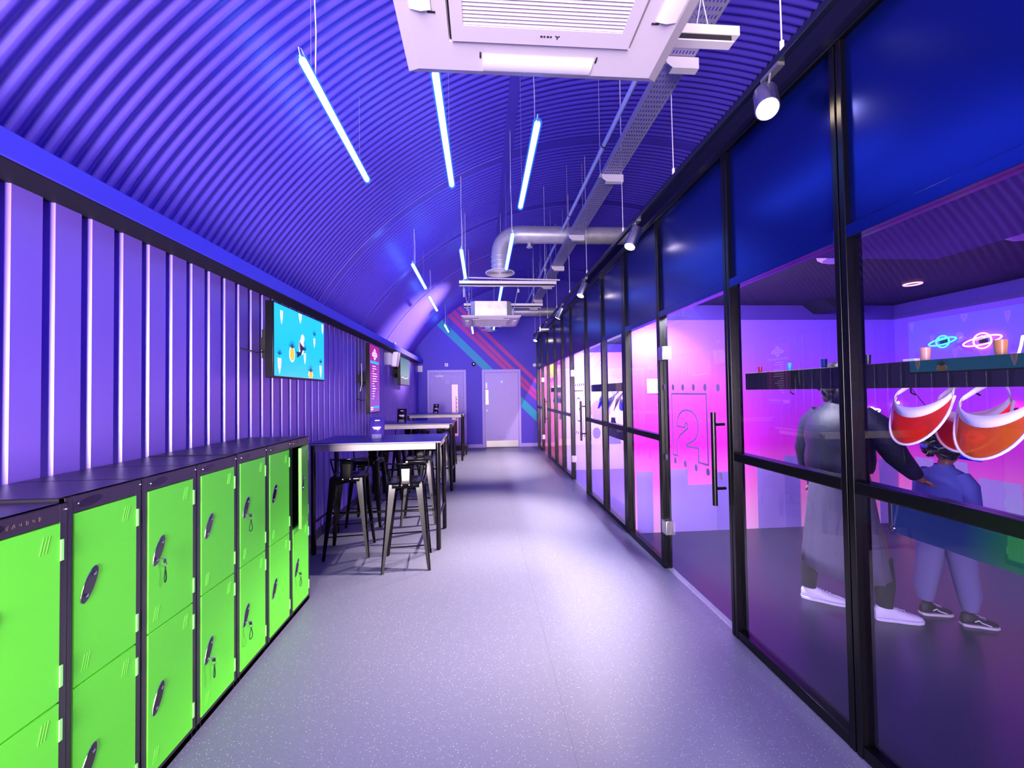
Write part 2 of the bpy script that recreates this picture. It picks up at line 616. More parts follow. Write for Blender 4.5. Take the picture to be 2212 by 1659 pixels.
def end_door(name, x0, x1, label, leftdoor):
    r = empty(name, ((x0 + x1) / 2, YE, 0), kind='structure')
    b = MB()
    b.box(x0, x0 + .07, YE - .035, YE, 0, 2.215).box(x1 - .07, x1, YE - .035, YE, 0, 2.215).box(x0 + .07, x1 - .07, YE - .035, YE, 2.13, 2.215)
    b.build('door_frame', DFR, r, bevel=.005)
    dx0, dx1 = x0 + .074, x1 - .074
    b = MB()
    if leftdoor:   # vision panel near the right edge
        vx0, vx1, vz0, vz1 = dx1 - .33, dx1 - .16, .35, 1.80
        b.box(dx0, vx0, YE - .03, YE - .004, .008, 2.126).box(vx1, dx1, YE - .03, YE - .004, .008, 2.126)
        b.box(vx0, vx1, YE - .03, YE - .004, .008, vz0).box(vx0, vx1, YE - .03, YE - .004, vz1, 2.126)
        b.build('door_leaf', LILAC, r, bevel=.002)
        MB().box(vx0, vx1, YE - .016, YE - .010, vz0, vz1).build('vision_panel', mat('lit_vision_panel', (235, 190, 215), .3, emit=(240, 180, 205), es=.45), r)
        b = MB()
        for i in range(13):
            b.box(vx0 + .105, vx0 + .13 + .012 * (i % 2), YE - .021, YE - .0165, 1.42 - .055 * i, 1.452 - .055 * i)
        b.build('vertical_lettering', mat('dark_letter', (70, 30, 60), .5), r)
        MB().box(vx0 + .04, vx1 - .03, YE - .021, YE - .0165, .42, .78).build('poster', mat('dark_red_poster', (110, 40, 60), .5), r)
        b = MB()
        b.box(dx0 + .16, dx0 + .40, YE - .085, YE - .03, 2.0, 2.07).box(dx0 + .27, dx0 + .30, YE - .06, YE - .03, 2.07, 2.14)
        b.build('door_closer', mat('lilac_metal', (196, 184, 226), .35), r, bevel=.006)
        b = MB()
        b.tube([(dx1 - .07, YE - .03, .98), (dx1 - .07, YE - .07, 1.0), (dx1 - .07, YE - .07, 1.42), (dx1 - .07, YE - .03, 1.44)], .009)
        b.build('pull_handle', mat('lilac_metal', (196, 184, 226), .35), r)
        b = MB()
        for z in (.3, 1.1, 1.85):
            b.tube([(dx0 - .002, YE - .036, z - .05), (dx0 - .002, YE - .036, z + .05)], .008)
        b.build('hinge', mat('lilac_metal', (196, 184, 226), .35), r)
        b = MB()
        n = 28
        cx_, cz_ = (dx0 + dx1) / 2 + .02, 1.86
        b.tube([(cx_ + .042 * math.cos(2 * PI * i / n), YE - .032, cz_ + .042 * math.sin(2 * PI * i / n)) for i in range(n)], .006, 6, closed=True)
        b.build('ring_sign', WHITEG, r)
    else:
        b.box(dx0, dx1, YE - .03, YE - .004, .008, 2.126)
        b.build('door_leaf', mat('pale_lilac_door_paint', (186, 170, 232), .45, vary=.04, nscale=8), r, bevel=.002)
        MB().box(dx0 + .035, dx1 - .02, YE - .034, YE - .03, .012, .19).build('kick_plate', mat('brushed_plate', (165, 160, 158), .35, metal=.8, noise=.1), r, bevel=.001)
        MB().lathe([(.036, 0), (.036, -.006), (.03, -.008)], (.55, YE - .03, 1.86), 1).build('round_sign', WHITEG, r)
        MB().box(dx0 + .03, dx0 + .075, YE - .036, YE - .03, 1.67, 1.84).build('small_plate', WHITEG, r, bevel=.002)
        MB().box(dx0 + .025, dx0 + .105, YE - .036, YE - .03, 1.22, 1.63).build('push_plate', mat('steel_push_plate', (235, 225, 240), .3, metal=.3), r, bevel=.002)
        MB().lathe([(.032, 0), (.032, -.03), (.018, -.04)], (dx0 + .06, YE - .03, 1.05), 1).build('door_knob', WHITEG, r)
        b = MB()
        n = 26
        b.tube([(.53 + .12 * math.cos(2 * PI * i / n), YE - .031, .28 + .035 * math.sin(2 * PI * i / n)) for i in range(n)], .005, 5, closed=True)
        b.build('oval_sign', mat('faint_grey', (160, 146, 200), .5), r)
    return r


end_door('door_1', -1.549, -.462, '', True)
end_door('door_2', -.014, 1.09, '', False)

# small fittings on the end wall
b = MB().box(-1.055, -.965, YE - .02, YE, 2.315, 2.405)
o = b.build('wall_switch_plate', WHITEG, bevel=.004, label='small white square plate on the end wall above the left door', cat='wall plate')
MB().box(-1.03, -1.0, YE - .024, YE - .02, 2.335, 2.385).build('symbol', mat('grey_symbol', (120, 110, 150), .5), None)
bpy.data.objects['symbol'].location -= Vector(o.location)
bpy.data.objects['symbol'].parent = o
r = empty('dome_camera', (-.245, YE, 2.37), 'small black dome camera with a white dot between the end doors', 'camera')
MB().lathe([(.058, 0), (.058, -.015), (.048, -.04), (.02, -.055)], (-.245, YE, 2.37), 1).build('housing', BLACKM, r)
MB().lathe([(.02, 0), (.018, -.012)], (-.24, YE - .05, 2.372), 1).build('lens', mat('pale_lens', (255, 245, 250), .2, emit=(255, 240, 240), es=.6), r)
r = empty('call_point', (1.50, YE, 2.33), 'small white round sounder on the end wall beside the glass partition', 'alarm')
MB().lathe([(.055, 0), (.055, -.03), (.04, -.05)], (1.50, YE, 2.33), 1).build('sounder_body', WHITEG, r)
r = empty('emergency_light', (-1.75, YE, 2.2), 'white boxy emergency light with two lamps on the left of the end wall', 'emergency light')
MB().box(-1.83, -1.67, YE - .09, YE, 2.16, 2.34).build('lamp_body', WHITEG, r, bevel=.01)
MB().ell((-1.90, YE - .1, 2.20), (.045, .05, .05)).build('lamp_head', WHITEG, r)
MB().ell((-1.90, YE - .1, 2.345), (.035, .04, .04)).build('lamp_head', WHITEG, r)

# ------------------------------------------------------------------ glazed partition
# posts (Y positions); 'd' marks a bay that is a glass door
posts = [-1.0, -.1, .8, 1.63, 2.45, 3.46, 4.34, 5.17, 6.04, 7.08, 7.88, 8.71, 9.67, 10.6, 11.44]
doors = {(2.45, 3.46): 3, (6.04, 7.08): 4, (9.67, 10.6): 5}
PW = .030


def bay_end(y):
    return .06 if y in (4.34, 7.88) else PW


for i, y in enumerate(posts):
    w = bay_end(y)
    b = MB()
    b.box(GX, GX + .075, y - w, y - .003, 0, 3.06)
    b.box(GX, GX + .075, y + .003, y + w, 0, 3.06)
    b.box(GX + .008, GX + .07, y - .003, y + .003, 0, 3.06)
    b.build('trim_%d' % (10 + i), BLACKM, kind='structure', bevel=.006)
MB().box(GX - .005, GX + .085, YB, YE, 3.06, 3.12).build('trim_30', BLACKM, kind='structure', bevel=.004)
wn = 1
for y0, y1 in zip(posts[:-1], posts[1:]):
    a, c = y0 + bay_end(y0), y1 - bay_end(y1)
    isdoor = (y0, y1) in doors
    if isdoor:
        r = empty('door_%d' % doors[(y0, y1)], (GX, (y0 + y1) / 2, 0), kind='structure')
        MB().box(GX + .03, GX + .04, a + .006, c - .006, .012, 2.185).build('glass_leaf', GLASS, r, smooth=0)
        # hinges on the far post, pull handle near the near post
        for z in (.37, 1.87):
            b = MB().box(GX - .012, GX + .055, c - .075, c + .012, z - .058, z + .058)
            b.build('hinge', ALU, r, bevel=.004)
        hy = a + .075
        b = MB()
        b.tube([(GX - .045, hy, .79), (GX - .045, hy, 1.40)], .016, 14)
        for z in (.90, 1.32):
            b.tube([(GX - .045, hy, z), (GX + .03, hy, z)], .010, 10)
        b.build('pull_handle', BLACKM, r)
    else:
        r = empty('window_%d' % wn, (GX, (y0 + y1) / 2, 0), kind='structure')
        wn += 1
        b = MB()
        b.box(GX + .002, GX + .073, a, c, 0, .055)
        b.box(GX + .002, GX + .073, a, c, 1.10, 1.155)
        b.build('frame_rail', BLACKM, r, bevel=.005)
        MB().box(GX + .03, GX + .038, a, c, .055, 1.10).build('glass_pane', GLASS, r, smooth=0)
        MB().box(GX + .03, GX + .038, a, c, 1.155, 2.19).build('glass_pane', GLASS, r, smooth=0)
    b = MB().box(GX + .001, GX + .074, a, c, 2.19, 2.245)
    b.build('transom', BLACKG, r, bevel=.003)
    MB().box(GX + .026, GX + .034, a, c, 2.245, 3.06).build('top_panel', BLACKG, r, smooth=0)

# vinyl numbers on the glass doors
def strip_poly(b, pts, w, X, closed=False):
    P = [Vector((p[0], p[1])) for p in pts]
    n = len(P)
    for i in range(n if closed else n - 1):
        p, q = P[i], P[(i + 1) % n]
        d = (q - p)
        if d.length < 1e-6:
            continue
        d.normalize()
        nn = Vector((-d.y, d.x)) * w / 2
        e = d * w * .35
        b.prism([tuple(p - e + nn), tuple(p - e - nn), tuple(q + e - nn), tuple(q + e + nn)], lambda a, c, dd: (dd, a, c), X - .0006 - .00002 * i, X - .0001)


def door_number(parent, px_paths, dots, nm):
    X = GX + .03
    b = MB()
    for path, w in px_paths:
        strip_poly(b, [(at(x, y_, 0, X).y, at(x, y_, 0, X).z) for x, y_ in path], w, X)
    for x, y_ in dots:
        p = at(x, y_, 0, X)
        b.prism([(p.y + .022 * math.cos(t * PI / 8), p.z + .026 * math.sin(t * PI / 8)) for t in range(16)], lambda a, c, d: (d, a, c), X - .0008, X - .0001)
    return b.build(nm, VINYL, parent, smooth=0)


def c7(x, y):
    return (1420 + x / 4.881, 720 + y / 4.881)


path2 = [c7(*p) for p in [(218, 1290), (172, 1278), (160, 900), (152, 638), (515, 640), (528, 1040), (538, 1390), (436, 1362), (437, 1216), (308, 1190), (312, 1172), (360, 1150), (405, 1115), (426, 1060), (432, 985), (424, 920), (400, 865), (360, 825), (310, 808), (262, 820), (232, 855), (215, 910), (212, 978), (292, 994), (296, 955), (308, 945), (322, 965), (322, 1005), (285, 1035), (240, 1075), (218, 1125), (212, 1200), (213, 1290)]]
d3 = [o for o in bpy.data.objects if o.name == 'door_3'][0]
dots2 = [(1435, 836.8), (1454, 836.8), (1475, 836.8), (1498, 836.8), (1523, 836.8), (1551, 837.5), (1440, 987.4), (1459, 994.6), (1480.5, 1002), (1504, 1010.5), (1529.6, 1019.5), (1558, 1029)]
door_number(d3, [(path2, .013)], dots2, 'number_graphic')
# the same card with a 3 on the next door
d4 = [o for o in bpy.data.objects if o.name == 'door_4'][0]
X = GX + .03
b = MB()
ya, yb = 6.30, 6.86
strip_poly(b, [(ya, .95), (ya, 1.56), (yb, 1.56), (yb, .95)], .013, X)
three = [(6.72, 1.36), (6.71, 1.41), (6.66, 1.44), (6.55, 1.44), (6.48, 1.41), (6.46, 1.35), (6.49, 1.29), (6.56, 1.26), (6.48, 1.23), (6.45, 1.17), (6.47, 1.10), (6.54, 1.06), (6.66, 1.06), (6.72, 1.10), (6.73, 1.15)]
strip_poly(b, three, .016, X)
for z in (1.66, .86):
    for k in range(6):
        yy = ya - .06 + k * (yb - ya + .12) / 5
        b.prism([(yy + .022 * math.cos(t * PI / 6), z + .026 * math.sin(t * PI / 6)) for t in range(12)], lambda a, c, d: (d, a, c), X - .0008, X - .0001)
b.build('number_graphic', VINYL, d4, smooth=0)

# ------------------------------------------------------------------ booths behind the glass
murA = gradient_mat('sunset_mural', [(0, (245, 170, 215)), (.22, (238, 110, 196)), (.40, (208, 36, 200)), (.62, (178, 56, 236)), (.85, (146, 84, 255)), (1, (138, 86, 255))], 0, 2.33)
murB = gradient_mat('lilac_mural', [(0, (226, 190, 255)), (.45, (250, 226, 255)), (.75, (226, 176, 255)), (1, (190, 124, 255))], 0, 2.33)
murC = gradient_mat('coral_mural', [(0, (244, 150, 190)), (.5, (250, 140, 176)), (1, (246, 110, 150))], 0, 2.33)
bandm = mat('dark_purple_band', (74, 44, 160), .6)
xa = GX + .082


def cross_wall(name, y, m, side=-1):
    b = MB().box(xa, XR, y, y + .1, 0, 2.325)
    o = b.build(name, m, kind='structure', smooth=0)
    return o


cross_wall('wall_booth_a', 4.30, murA)
cross_wall('wall_booth_b', 7.88, murB)
cross_wall('wall_booth_c', 11.36, murC)
MB().box(xa, XR, -.5, -.4, 0, ZR).build('wall_booth_near', murA, kind='structure', smooth=0)
for i, y in enumerate((4.30, 7.88, 11.36)):
    MB().box(xa, XR, y, y + .1, 2.325, ZR).build('trim_%d' % (40 + i), bandm, kind='structure', smooth=0)
for nm, y0, y1, m in (('wall_right_a', -.5, 4.30, murA), ('wall_right_b', 4.40, 7.88, murB), ('wall_right_c', 7.98, 11.36, murC)):
    MB().box(XR, XR + .1, y0, y1, 0, 2.325).build(nm, m, kind='structure', smooth=0)
    MB().box(XR, XR + .1, y0, y1, 2.325, ZR).build('trim_5' + nm[-1].replace('a', '0').replace('b', '1').replace('c', '2'), bandm, kind='structure', smooth=0)
fa = NAVY
fb = mat('violet_booth_floor', (112, 78, 190), .35, bump=.1, nscale=150)
fc = mat('plum_booth_floor', (150, 50, 96), .35, bump=.1, nscale=150)
for nm, y0, y1, m in (('floor_booth_a', -.5, 4.30, fa), ('floor_booth_b', 4.30, 7.88, fb), ('floor_booth_c', 7.88, 11.36, fc)):
    MB().box(GX + .08, XR, y0, y1, -.06, 0).build(nm, m, kind='structure', smooth=0)
# dropped soffit close to the glass in the first booth, and a beam bracket
MB().box(xa, 2.9, -.4, 2.35, 2.36, ZR).build('ceiling_soffit', mat('violet_soffit', (70, 42, 140), .7), kind='structure', smooth=0)
b = MB()
b.prism([(3.62, 2.49), (4.02, 2.49), (3.92, 2.39), (3.76, 2.39)], lambda a, c, d: (a, d, c), 4.0, 4.29)
b.build('trim_60', BLACKR, kind='structure', smooth=0)

# skylines printed on the murals
sk = [mat('skyline_%d' % i, c, .6) for i, c in enumerate([(150, 118, 208), (166, 136, 212), (132, 104, 198)])]
rnd = random.Random(3)
for wname, axis in (('wall_booth_a', 0), ('wall_right_a', 1)):
    W = bpy.data.objects[wname]
    p, end = (xa + .02, XR - .02) if axis == 0 else (.2, 4.28)
    b = MB()
    while p < end - .1:
        w = rnd.choice((.12, .18, .24, .32))
        h = rnd.uniform(.38, .86)
        q = min(p + w, end)
        mi = rnd.randrange(3)
        if axis == 0:
            b.box(p, q, 4.30 - .002 - .0004 * mi, 4.30 - .0002, 0.0, h, mi)
        else:
            b.box(XR - .002 - .0004 * mi, XR - .0002, p, q, 0.0, h * .92, mi)
        p = q + rnd.choice((0, 0, .08, .16))
    b.build('skyline_mural', sk, W, smooth=0)
# soft rounded shapes printed in the second booth
W = bpy.data.objects['wall_booth_b']
b = MB()
def disc_xz(b, x, z, rx, rz, y, mi=0, n=28):
    b.prism([(x + rx * math.cos(2 * PI * t / n), z + rz * math.sin(2 * PI * t / n)) for t in range(n)], lambda a, c, d: (a, d, c), y - .002 - .0004 * mi, y - .0002, mi)
disc_xz(b, 2.33, 1.16, .20, .22, 7.88)
disc_xz(b, 2.25, .72, .08, .11, 7.88, 1)
disc_xz(b, 3.0, 1.86, .42, .08, 7.88)
b.prism([(2.75, 1.86), (3.2, 1.98), (3.7, 1.9), (3.9, 1.80), (2.7, 1.80)], lambda a, c, d: (a, d, c), 7.8772, 7.8798, 0)
b.prism([(2.45, 0.5), (2.6, .95), (2.75, .5)], lambda a, c, d: (a, d, c), 7.8776, 7.8798, 1)
b.build('printed_shapes', [mat('lilac_shape', (196, 160, 240), .6), mat('grey_lilac_shape', (160, 140, 220), .6)], W, smooth=0)
# diamond kite motif in the third booth
W = bpy.data.objects['wall_booth_c']
b = MB()
p = at(1190, 802, 1, 11.36)
b.prism([(p.x, p.z + .26), (p.x + .2, p.z + .1), (p.x + .2, p.z - .1), (p.x, p.z - .2), (p.x - .16, p.z - .05)], lambda a, c, d: (a, d, c), 11.357, 11.3598, 0)
b.prism([(p.x, p.z + .12), (p.x + .2, p.z - .1), (p.x, p.z - .2), (p.x - .16, p.z - .05)], lambda a, c, d: (a, d, c), 11.356, 11.3596, 1)
b.prism([(p.x - .16, p.z - .12), (p.x + .2, p.z - .14), (p.x, p.z - .34)], lambda a, c, d: (a, d, c), 11.3565, 11.3597, 2)
disc_xz(b, p.x + .15, p.z - .48, .12, .09, 11.36, 3)
disc_xz(b, p.x + .62, p.z - .5, .13, .12, 11.36, 3)
disc_xz(b, 2.5, p.z - .62, .18, .22, 11.36, 3)
b.build('printed_shapes', [mat('yellow_shape', (255, 214, 70), .6), mat('orange_shape', (255, 160, 60), .6), mat('violet_shape', (150, 60, 190), .6), mat('cream_shape', (255, 236, 236), .6)], W, smooth=0)

# long black shelves just behind the glass
def shelf(y0, y1, lab):
    r = empty('booth_shelf', (GX + .16, (y0 + y1) / 2, 1.54), lab, 'shelf', 'black shelves behind the glass')
    MB().box(GX + .085, GX + .25, y0, y1, 1.545, 1.648).build('shelf_board', BLACKR, r, bevel=.003)
    y = y0 + .1
    while y < y1 - .05:
        MB().tube([(GX + .23, y, 1.545), (GX + .23, y, 1.525), (GX + .25, y, 1.515)], .003, 6).build('hook', BLACKM, r)
        y += .22
    return r


shelf(-.3, 2.41, 'long black shelf behind the nearest panes, holding cups and orange visors')
shelf(4.48, 6.0, 'black shelf inside the middle booth with a row of visors below')
shelf(7.98, 9.62, 'black shelf inside the far pink booth with dark visors below')

# little items standing on the shelves
def cup(px, py, h, rr, m, lab, zt=1.648, kind='cup'):
    p = at(px, py, 0, GX + .13)
    b = MB()
    b.lathe([(rr * .8, 0), (rr, h), (rr * .93, h), (rr * .72, .006)], (GX + .13, p.y, zt), 2, 16, cap=False)
    b.lathe([(.001, 0.002), (rr * .78, .002)], (GX + .13, p.y, zt), 2, 16, cap=False)
    return b.build(kind, m, label=lab, cat='cup', group='small cups on the near shelf')


cup(1642, 795, .036, .0115, mat('red_plastic', (200, 20, 60), .4), 'tiny red cup on the near black shelf')
cup(1705, 790, .042, .013, mat('cyan_plastic', (70, 190, 240), .4), 'tiny light blue cup on the near black shelf')
cup(1780, 785, .044, .014, mat('teal_plastic', (20, 110, 170), .4), 'tiny dark teal cup standing on the near black shelf')
cup(1874, 780, .044, .013, mat('black_plastic', (20, 20, 30), .4), 'tiny black cup on the near black shelf beside the post')
cup(1999, 770, .05, .016, mat('amber_plastic', (235, 160, 130), .35), 'small peach coloured cup below the blue neon planet')
cup(2162, 765, .05, .017, mat('amber_plastic2', (205, 130, 50), .35), 'small amber cup below the pink neon planet')
p = at(1978, 779, 0, GX + .13)
b = MB()
b.box(GX + .10, GX + .16, p.y - .022, p.y + .022, 1.648, 1.658)
b.build('folded_card', WHITEG, label='small white card lying on the near shelf beside the peach cup', cat='card', bevel=.001)
# white looped sign end at the right edge
b = MB()
pp = [at(x, y_, 0, GX + .16) for x, y_ in ((2201, 767), (2206, 745), (2209, 726), (2225, 722))]
b.tube([(GX + .16, q.y, max(q.z, 1.652)) for q in pp], .0035, 8)
b.build('bent_neon_tube', mat('white_neon', (255, 255, 255), .4, emit=(255, 240, 255), es=3), label='bent white neon tube on the shelf at the right picture edge', cat='neon sign')

# neon planets
def neon(px, py, axis, val, w, col, lab, es=5.0, solid=False):
    c0 = at(px, py, axis, val)
    def q(u, v, d=0):
        return (c0.x + u, val - .02 - d, c0.z + v) if axis == 1 else (val - .02 - d, c0.y - u, c0.z + v)
    m = mat('neon_%d_%d_%d' % col, col, .4, emit=col, es=es)
    r = empty('neon_planet_sign', q(0, 0), lab, 'neon sign', 'neon planet signs')
    rr = w * .23
    b = MB()
    b.tube([q(rr * math.cos(t * PI / 12), rr * 1.05 * math.sin(t * PI / 12)) for t in range(24)], .0068, 8, closed=True)
    b.build('planet_outline', m, r)
    b = MB()
    n = 28
    ca, sa = math.cos(.16), math.sin(.16)
    b.tube([q(w * .5 * math.cos(2 * PI * t / n) * ca - .13 * w * math.sin(2 * PI * t / n) * sa, w * .5 * math.cos(2 * PI * t / n) * sa + .12 * w * math.sin(2 * PI * t / n), .006) for t in range(n)], .0072, 8, closed=True)
    b.build('ring', m, r)
    b = MB()
    b.tube([q(-rr * .8, .01), q(0, .02), q(rr * .8, .03)], .003, 6)
    b.tube([q(-rr * .3, rr * .5), q(0, rr * .7), q(rr * .3, rr * .35)], .003, 6)
    b.build('inner_line', m, r)
    b = MB()
    if axis == 1:
        b.box(c0.x - .03, c0.x + .03, val - .016, val - .0002, c0.z - .02, c0.z + .02)
    else:
        b.box(val - .016, val - .0002, c0.y - .03, c0.y + .03, c0.z - .02, c0.z + .02)
    b.build('mounting_plate', BLACKR, r)
    return r


neon(2040, 738, 0, XR, .25, (60, 190, 255), 'cyan neon ringed planet sign above the near shelf')
neon(2126, 736, 0, XR, .30, (255, 150, 255), 'pinkish white neon ringed planet, the largest, near the right edge')
neon(1879, 889, 1, 4.30, .20, (200, 255, 220), 'pale green neon planet sign left of the hanging visors')
neon(1938, 874, 1, 4.30, .14, (190, 255, 250), 'small white green neon planet partly behind the first visor')
neon(2105, 944, 0, XR, .20, (255, 210, 0), 'yellow neon planet seen through the second orange visor', 3)
neon(2190, 886, 0, XR, .28, (255, 30, 150), 'hot pink neon planet at the right picture edge')

# visors hanging under the shelf
def visor_tree(loc, m_brim, lab, rz=0, sc=1.0, grp='sun visors hanging under the shelves'):
    r = empty('sun_visor', loc, lab, 'visor', grp, rz=rz)
    loc = Vector(loc)
    def T(v):
        return loc + Vector(v) * sc
    n = 22
    U = []
    for i in range(n + 1):
        t = PI * i / n
        U.append((-math.cos(t) * .105, -.005 - .19 * math.sin(t) ** .8))
    G = []
    for i in range(n + 1):
        t = PI * i / n
        G.append((-math.cos(t) * .098, -.0 - .085 * math.sin(t)))
    rows = []
    for k in range(7):
        f = k / 6
        rows.append([T((-.03 * math.sin(PI * i / n) * f - .06 * math.sin(PI * i / n), G[i][0] * (1 - f) + U[i][0] * f, G[i][1] * (1 - f) + U[i][1] * f)) for i in range(n + 1)])
    b = MB()
    b.grid(rows)
    b.build('brim', m_brim, r, smooth=60, solid=.0012 * sc)
    b = MB()
    b.tube([T((-.09 * math.sin(PI * i / n), U[i][0], U[i][1])) for i in range(n + 1)], .0048 * sc, 8)
    b.build('brim_edging', WHITEG, r)
    # headband: closed loop strip with width
    b = MB()
    top, bot = [], []
    for i in range(n + 1):
        t = PI * i / n
        s_ = math.sin(t)
        top.append(T((-.06 * s_, G[i][0], G[i][1] + .012 + .022 * s_)))
        bot.append(T((-.063 * s_, G[i][0] * 1.02, G[i][1] - .006)))
    b.grid([top, bot])
    top, bot = [], []
    for i in range(n + 1):
        t = PI * i / n
        s_ = math.sin(t)
        top.append(T((.075 * s_, G[i][0] * (1 - .25 * s_), .012 + .10 * s_ ** 1.2)))
        bot.append(T((.08 * s_, G[i][0] * 1.02 * (1 - .25 * s_), -.006 + .085 * s_ ** 1.2)))
    b.grid([top, bot])
    b.build('headband', mat('white_visor_band', (250, 240, 255), .5), r, smooth=60, solid=.002 * sc)
    return r


BR_O = glass_mat('orange_brim_film', (255, 100, 20), 1.4, .05, film=.4, filmcol=(196, 62, 8))
BR_A = glass_mat('amber_brim_film', (255, 160, 40), 1.4, .05, film=.4, filmcol=(190, 118, 30))
BR_B = glass_mat('blue_brim_film', (60, 120, 255), 1.4, .05, film=.4, filmcol=(60, 80, 230))
BR_P = glass_mat('plum_brim_film', (150, 60, 120), 1.4, .05, film=.5, filmcol=(120, 30, 70))
VX = GX + .17
visor_tree((VX, 1.462, 1.520), BR_O, 'red orange visor with white edging hanging under the near shelf')
visor_tree((VX, 1.235, 1.500), BR_A, 'amber orange visor hanging at the right picture edge')
visor_tree((VX + .13, 1.40, 1.50), BR_O, 'orange visor half hidden behind the foremost red orange visor', rz=.2)
visor_tree((VX, 5.66, 1.48), BR_B, 'light blue visor beside the post in the middle booth', sc=.9)
visor_tree((VX, 5.42, 1.49), BR_B, 'dark blue visor between post and red visor in the middle booth', rz=.5, sc=.9)
visor_tree((VX, 5.20, 1.48), BR_P, 'maroon visor hanging third in the middle booth row', rz=-.4, sc=.9)
visor_tree((VX, 4.97, 1.48), BR_P, 'brown visor with white edging, fourth in the middle booth row', rz=-.3, sc=.9)
visor_tree((VX, 4.74, 1.49), BR_B, 'violet visor nearest the thick post in the middle booth', rz=.4, sc=.9)
for i, y in enumerate((9.3, 9.05, 8.8, 8.55, 8.3)):
    visor_tree((VX, y, 1.48), BR_P if i % 2 else BR_B, 'dark visor hanging in the row inside the far pink booth', rz=.4, sc=.9, grp='dark visors in the far booth')
# black cord bunch hanging between the visors
b = MB()
for k in range(7):
    pts = []
    for i in range(14):
        pts.append((VX + .25 + .02 * math.sin(i + k), 1.62 + .035 * math.sin(i * 1.1 + k * 1.7) - .01 * i * (k % 2) * .3, 1.40 - .012 * i))
    b.tube(pts, .008, 6)
b.tube([(VX + .06, 1.60, 1.60), (VX + .25, 1.62, 1.40)], .0015, 5)
b.build('feather_boa', BLACKR, label='black ragged boa hanging behind the orange visors above the child', cat='feather boa')

# control screens behind the middle rail
def screen_unit(y0, y1, lab, scr, neck=True):
    r = empty('booth_screen', (GX + .16, (y0 + y1) / 2, .94), lab, 'screen', 'booth screens behind the middle rail')
    b = MB()
    b.prism([(GX + .14, .945), (GX + .155, .94), (GX + .175, 1.128), (GX + .16, 1.13)], lambda a, c, d: (a, d, c), y0, y1)
    b.build('screen_case', scr, r, bevel=.004)
    if neck:
        ym = y0 + .42
        MB().prism([(ym - .09, 1.125), (ym + .09, 1.125), (ym + .05, 1.17), (ym - .05, 1.17)], lambda a, c, d: (d, a, c), GX + .15, GX + .17).box(GX + .145, GX + .175, ym - .04, ym + .04, 1.17, 1.20).build('neck', scr, r)
    MB().box(GX + .073, GX + .165, (y0 + y1) / 2 - .04, (y0 + y1) / 2 + .04, 1.105, 1.125).build('support_arm', BLACKM, r)
    b = MB().box(GX + .136, GX + .142, y1 - .012, y1, .95, 1.10)
    b.ell((GX + .135, y1 - .02, .965), (.008, .010, .008))
    b.build('end_bracket', ALU, r)
    return r


scrA = gradient_mat('blue_green_display', [(0, (10, 120, 130)), (.35, (20, 130, 90)), (.55, (30, 60, 150)), (1, (40, 60, 160))], 1.0, 1.6, .25, emit=.5, axis=1)
screen_unit(.95, 1.585, 'blue and green lit screen seen below the nearest middle rail', scrA, False)
screen_unit(4.80, 5.42, 'dark screen with a short neck behind the middle booth glass', mat('dark_violet_case', (48, 34, 90), .3))
screen_unit(8.2, 8.9, 'dark screen behind the far pink booth glass', mat('dark_violet_case', (48, 34, 90), .3))
# paper notice
b = MB().box(1.80, 1.99, 4.293, 4.2995, 1.52, 1.675)
b.build('paper_notice', mat('paper', (255, 252, 250), .6), label='white paper notice on the booth wall beside the thick post', cat='notice')
b = MB().box(3.2, 3.3, 11.33, 11.3595, .45, 1.05)
b.build('wall_radiator', mat('radiator_white', (240, 235, 240), .5), label='slim white panel on the far pink booth wall', cat='panel')
# booth ceiling fittings
r = empty('ring_light', (3.90, 3.355, ZR), 'small pink glowing ring light in the black booth ceiling', 'ceiling light')
b = MB()
b.tube([(3.90 + .062 * math.cos(t * PI / 12), 3.355 + .062 * math.sin(t * PI / 12), ZR - .012) for t in range(24)], .0065, 8, closed=True)
b.build('glowing_ring', mat('pink_ring', (255, 200, 220), .4, emit=(255, 150, 190), es=3), r)
MB().lathe([(.045, 0), (.045, -.006)], (3.90, 3.355, ZR)).build('centre_disc', BLACKR, r)
def vent(x, y, w, lab):
    r = empty('ceiling_diffuser', (x, y, ZR), lab, 'ceiling vent', 'round ceiling vents in the near booth')
    b = MB().lathe([(w, 0), (w, -.01), (w * .8, -.035), (w * .7, -.035)], (x, y, ZR), n=12)
    b.build('vent_plate', mat('lilac_vent', (180, 130, 235), .5), r)
vent(2.55, 2.62, .17, 'round lilac ceiling vent beside the tall post in the near booth')
vent(3.35, 2.12, .20, 'round lilac ceiling vent at the right picture edge')


# ------------------------------------------------------------------ pendant tube lights
def ceil_z(x):
    return CZ + math.sqrt(CR * CR - (x - CX) ** 2)


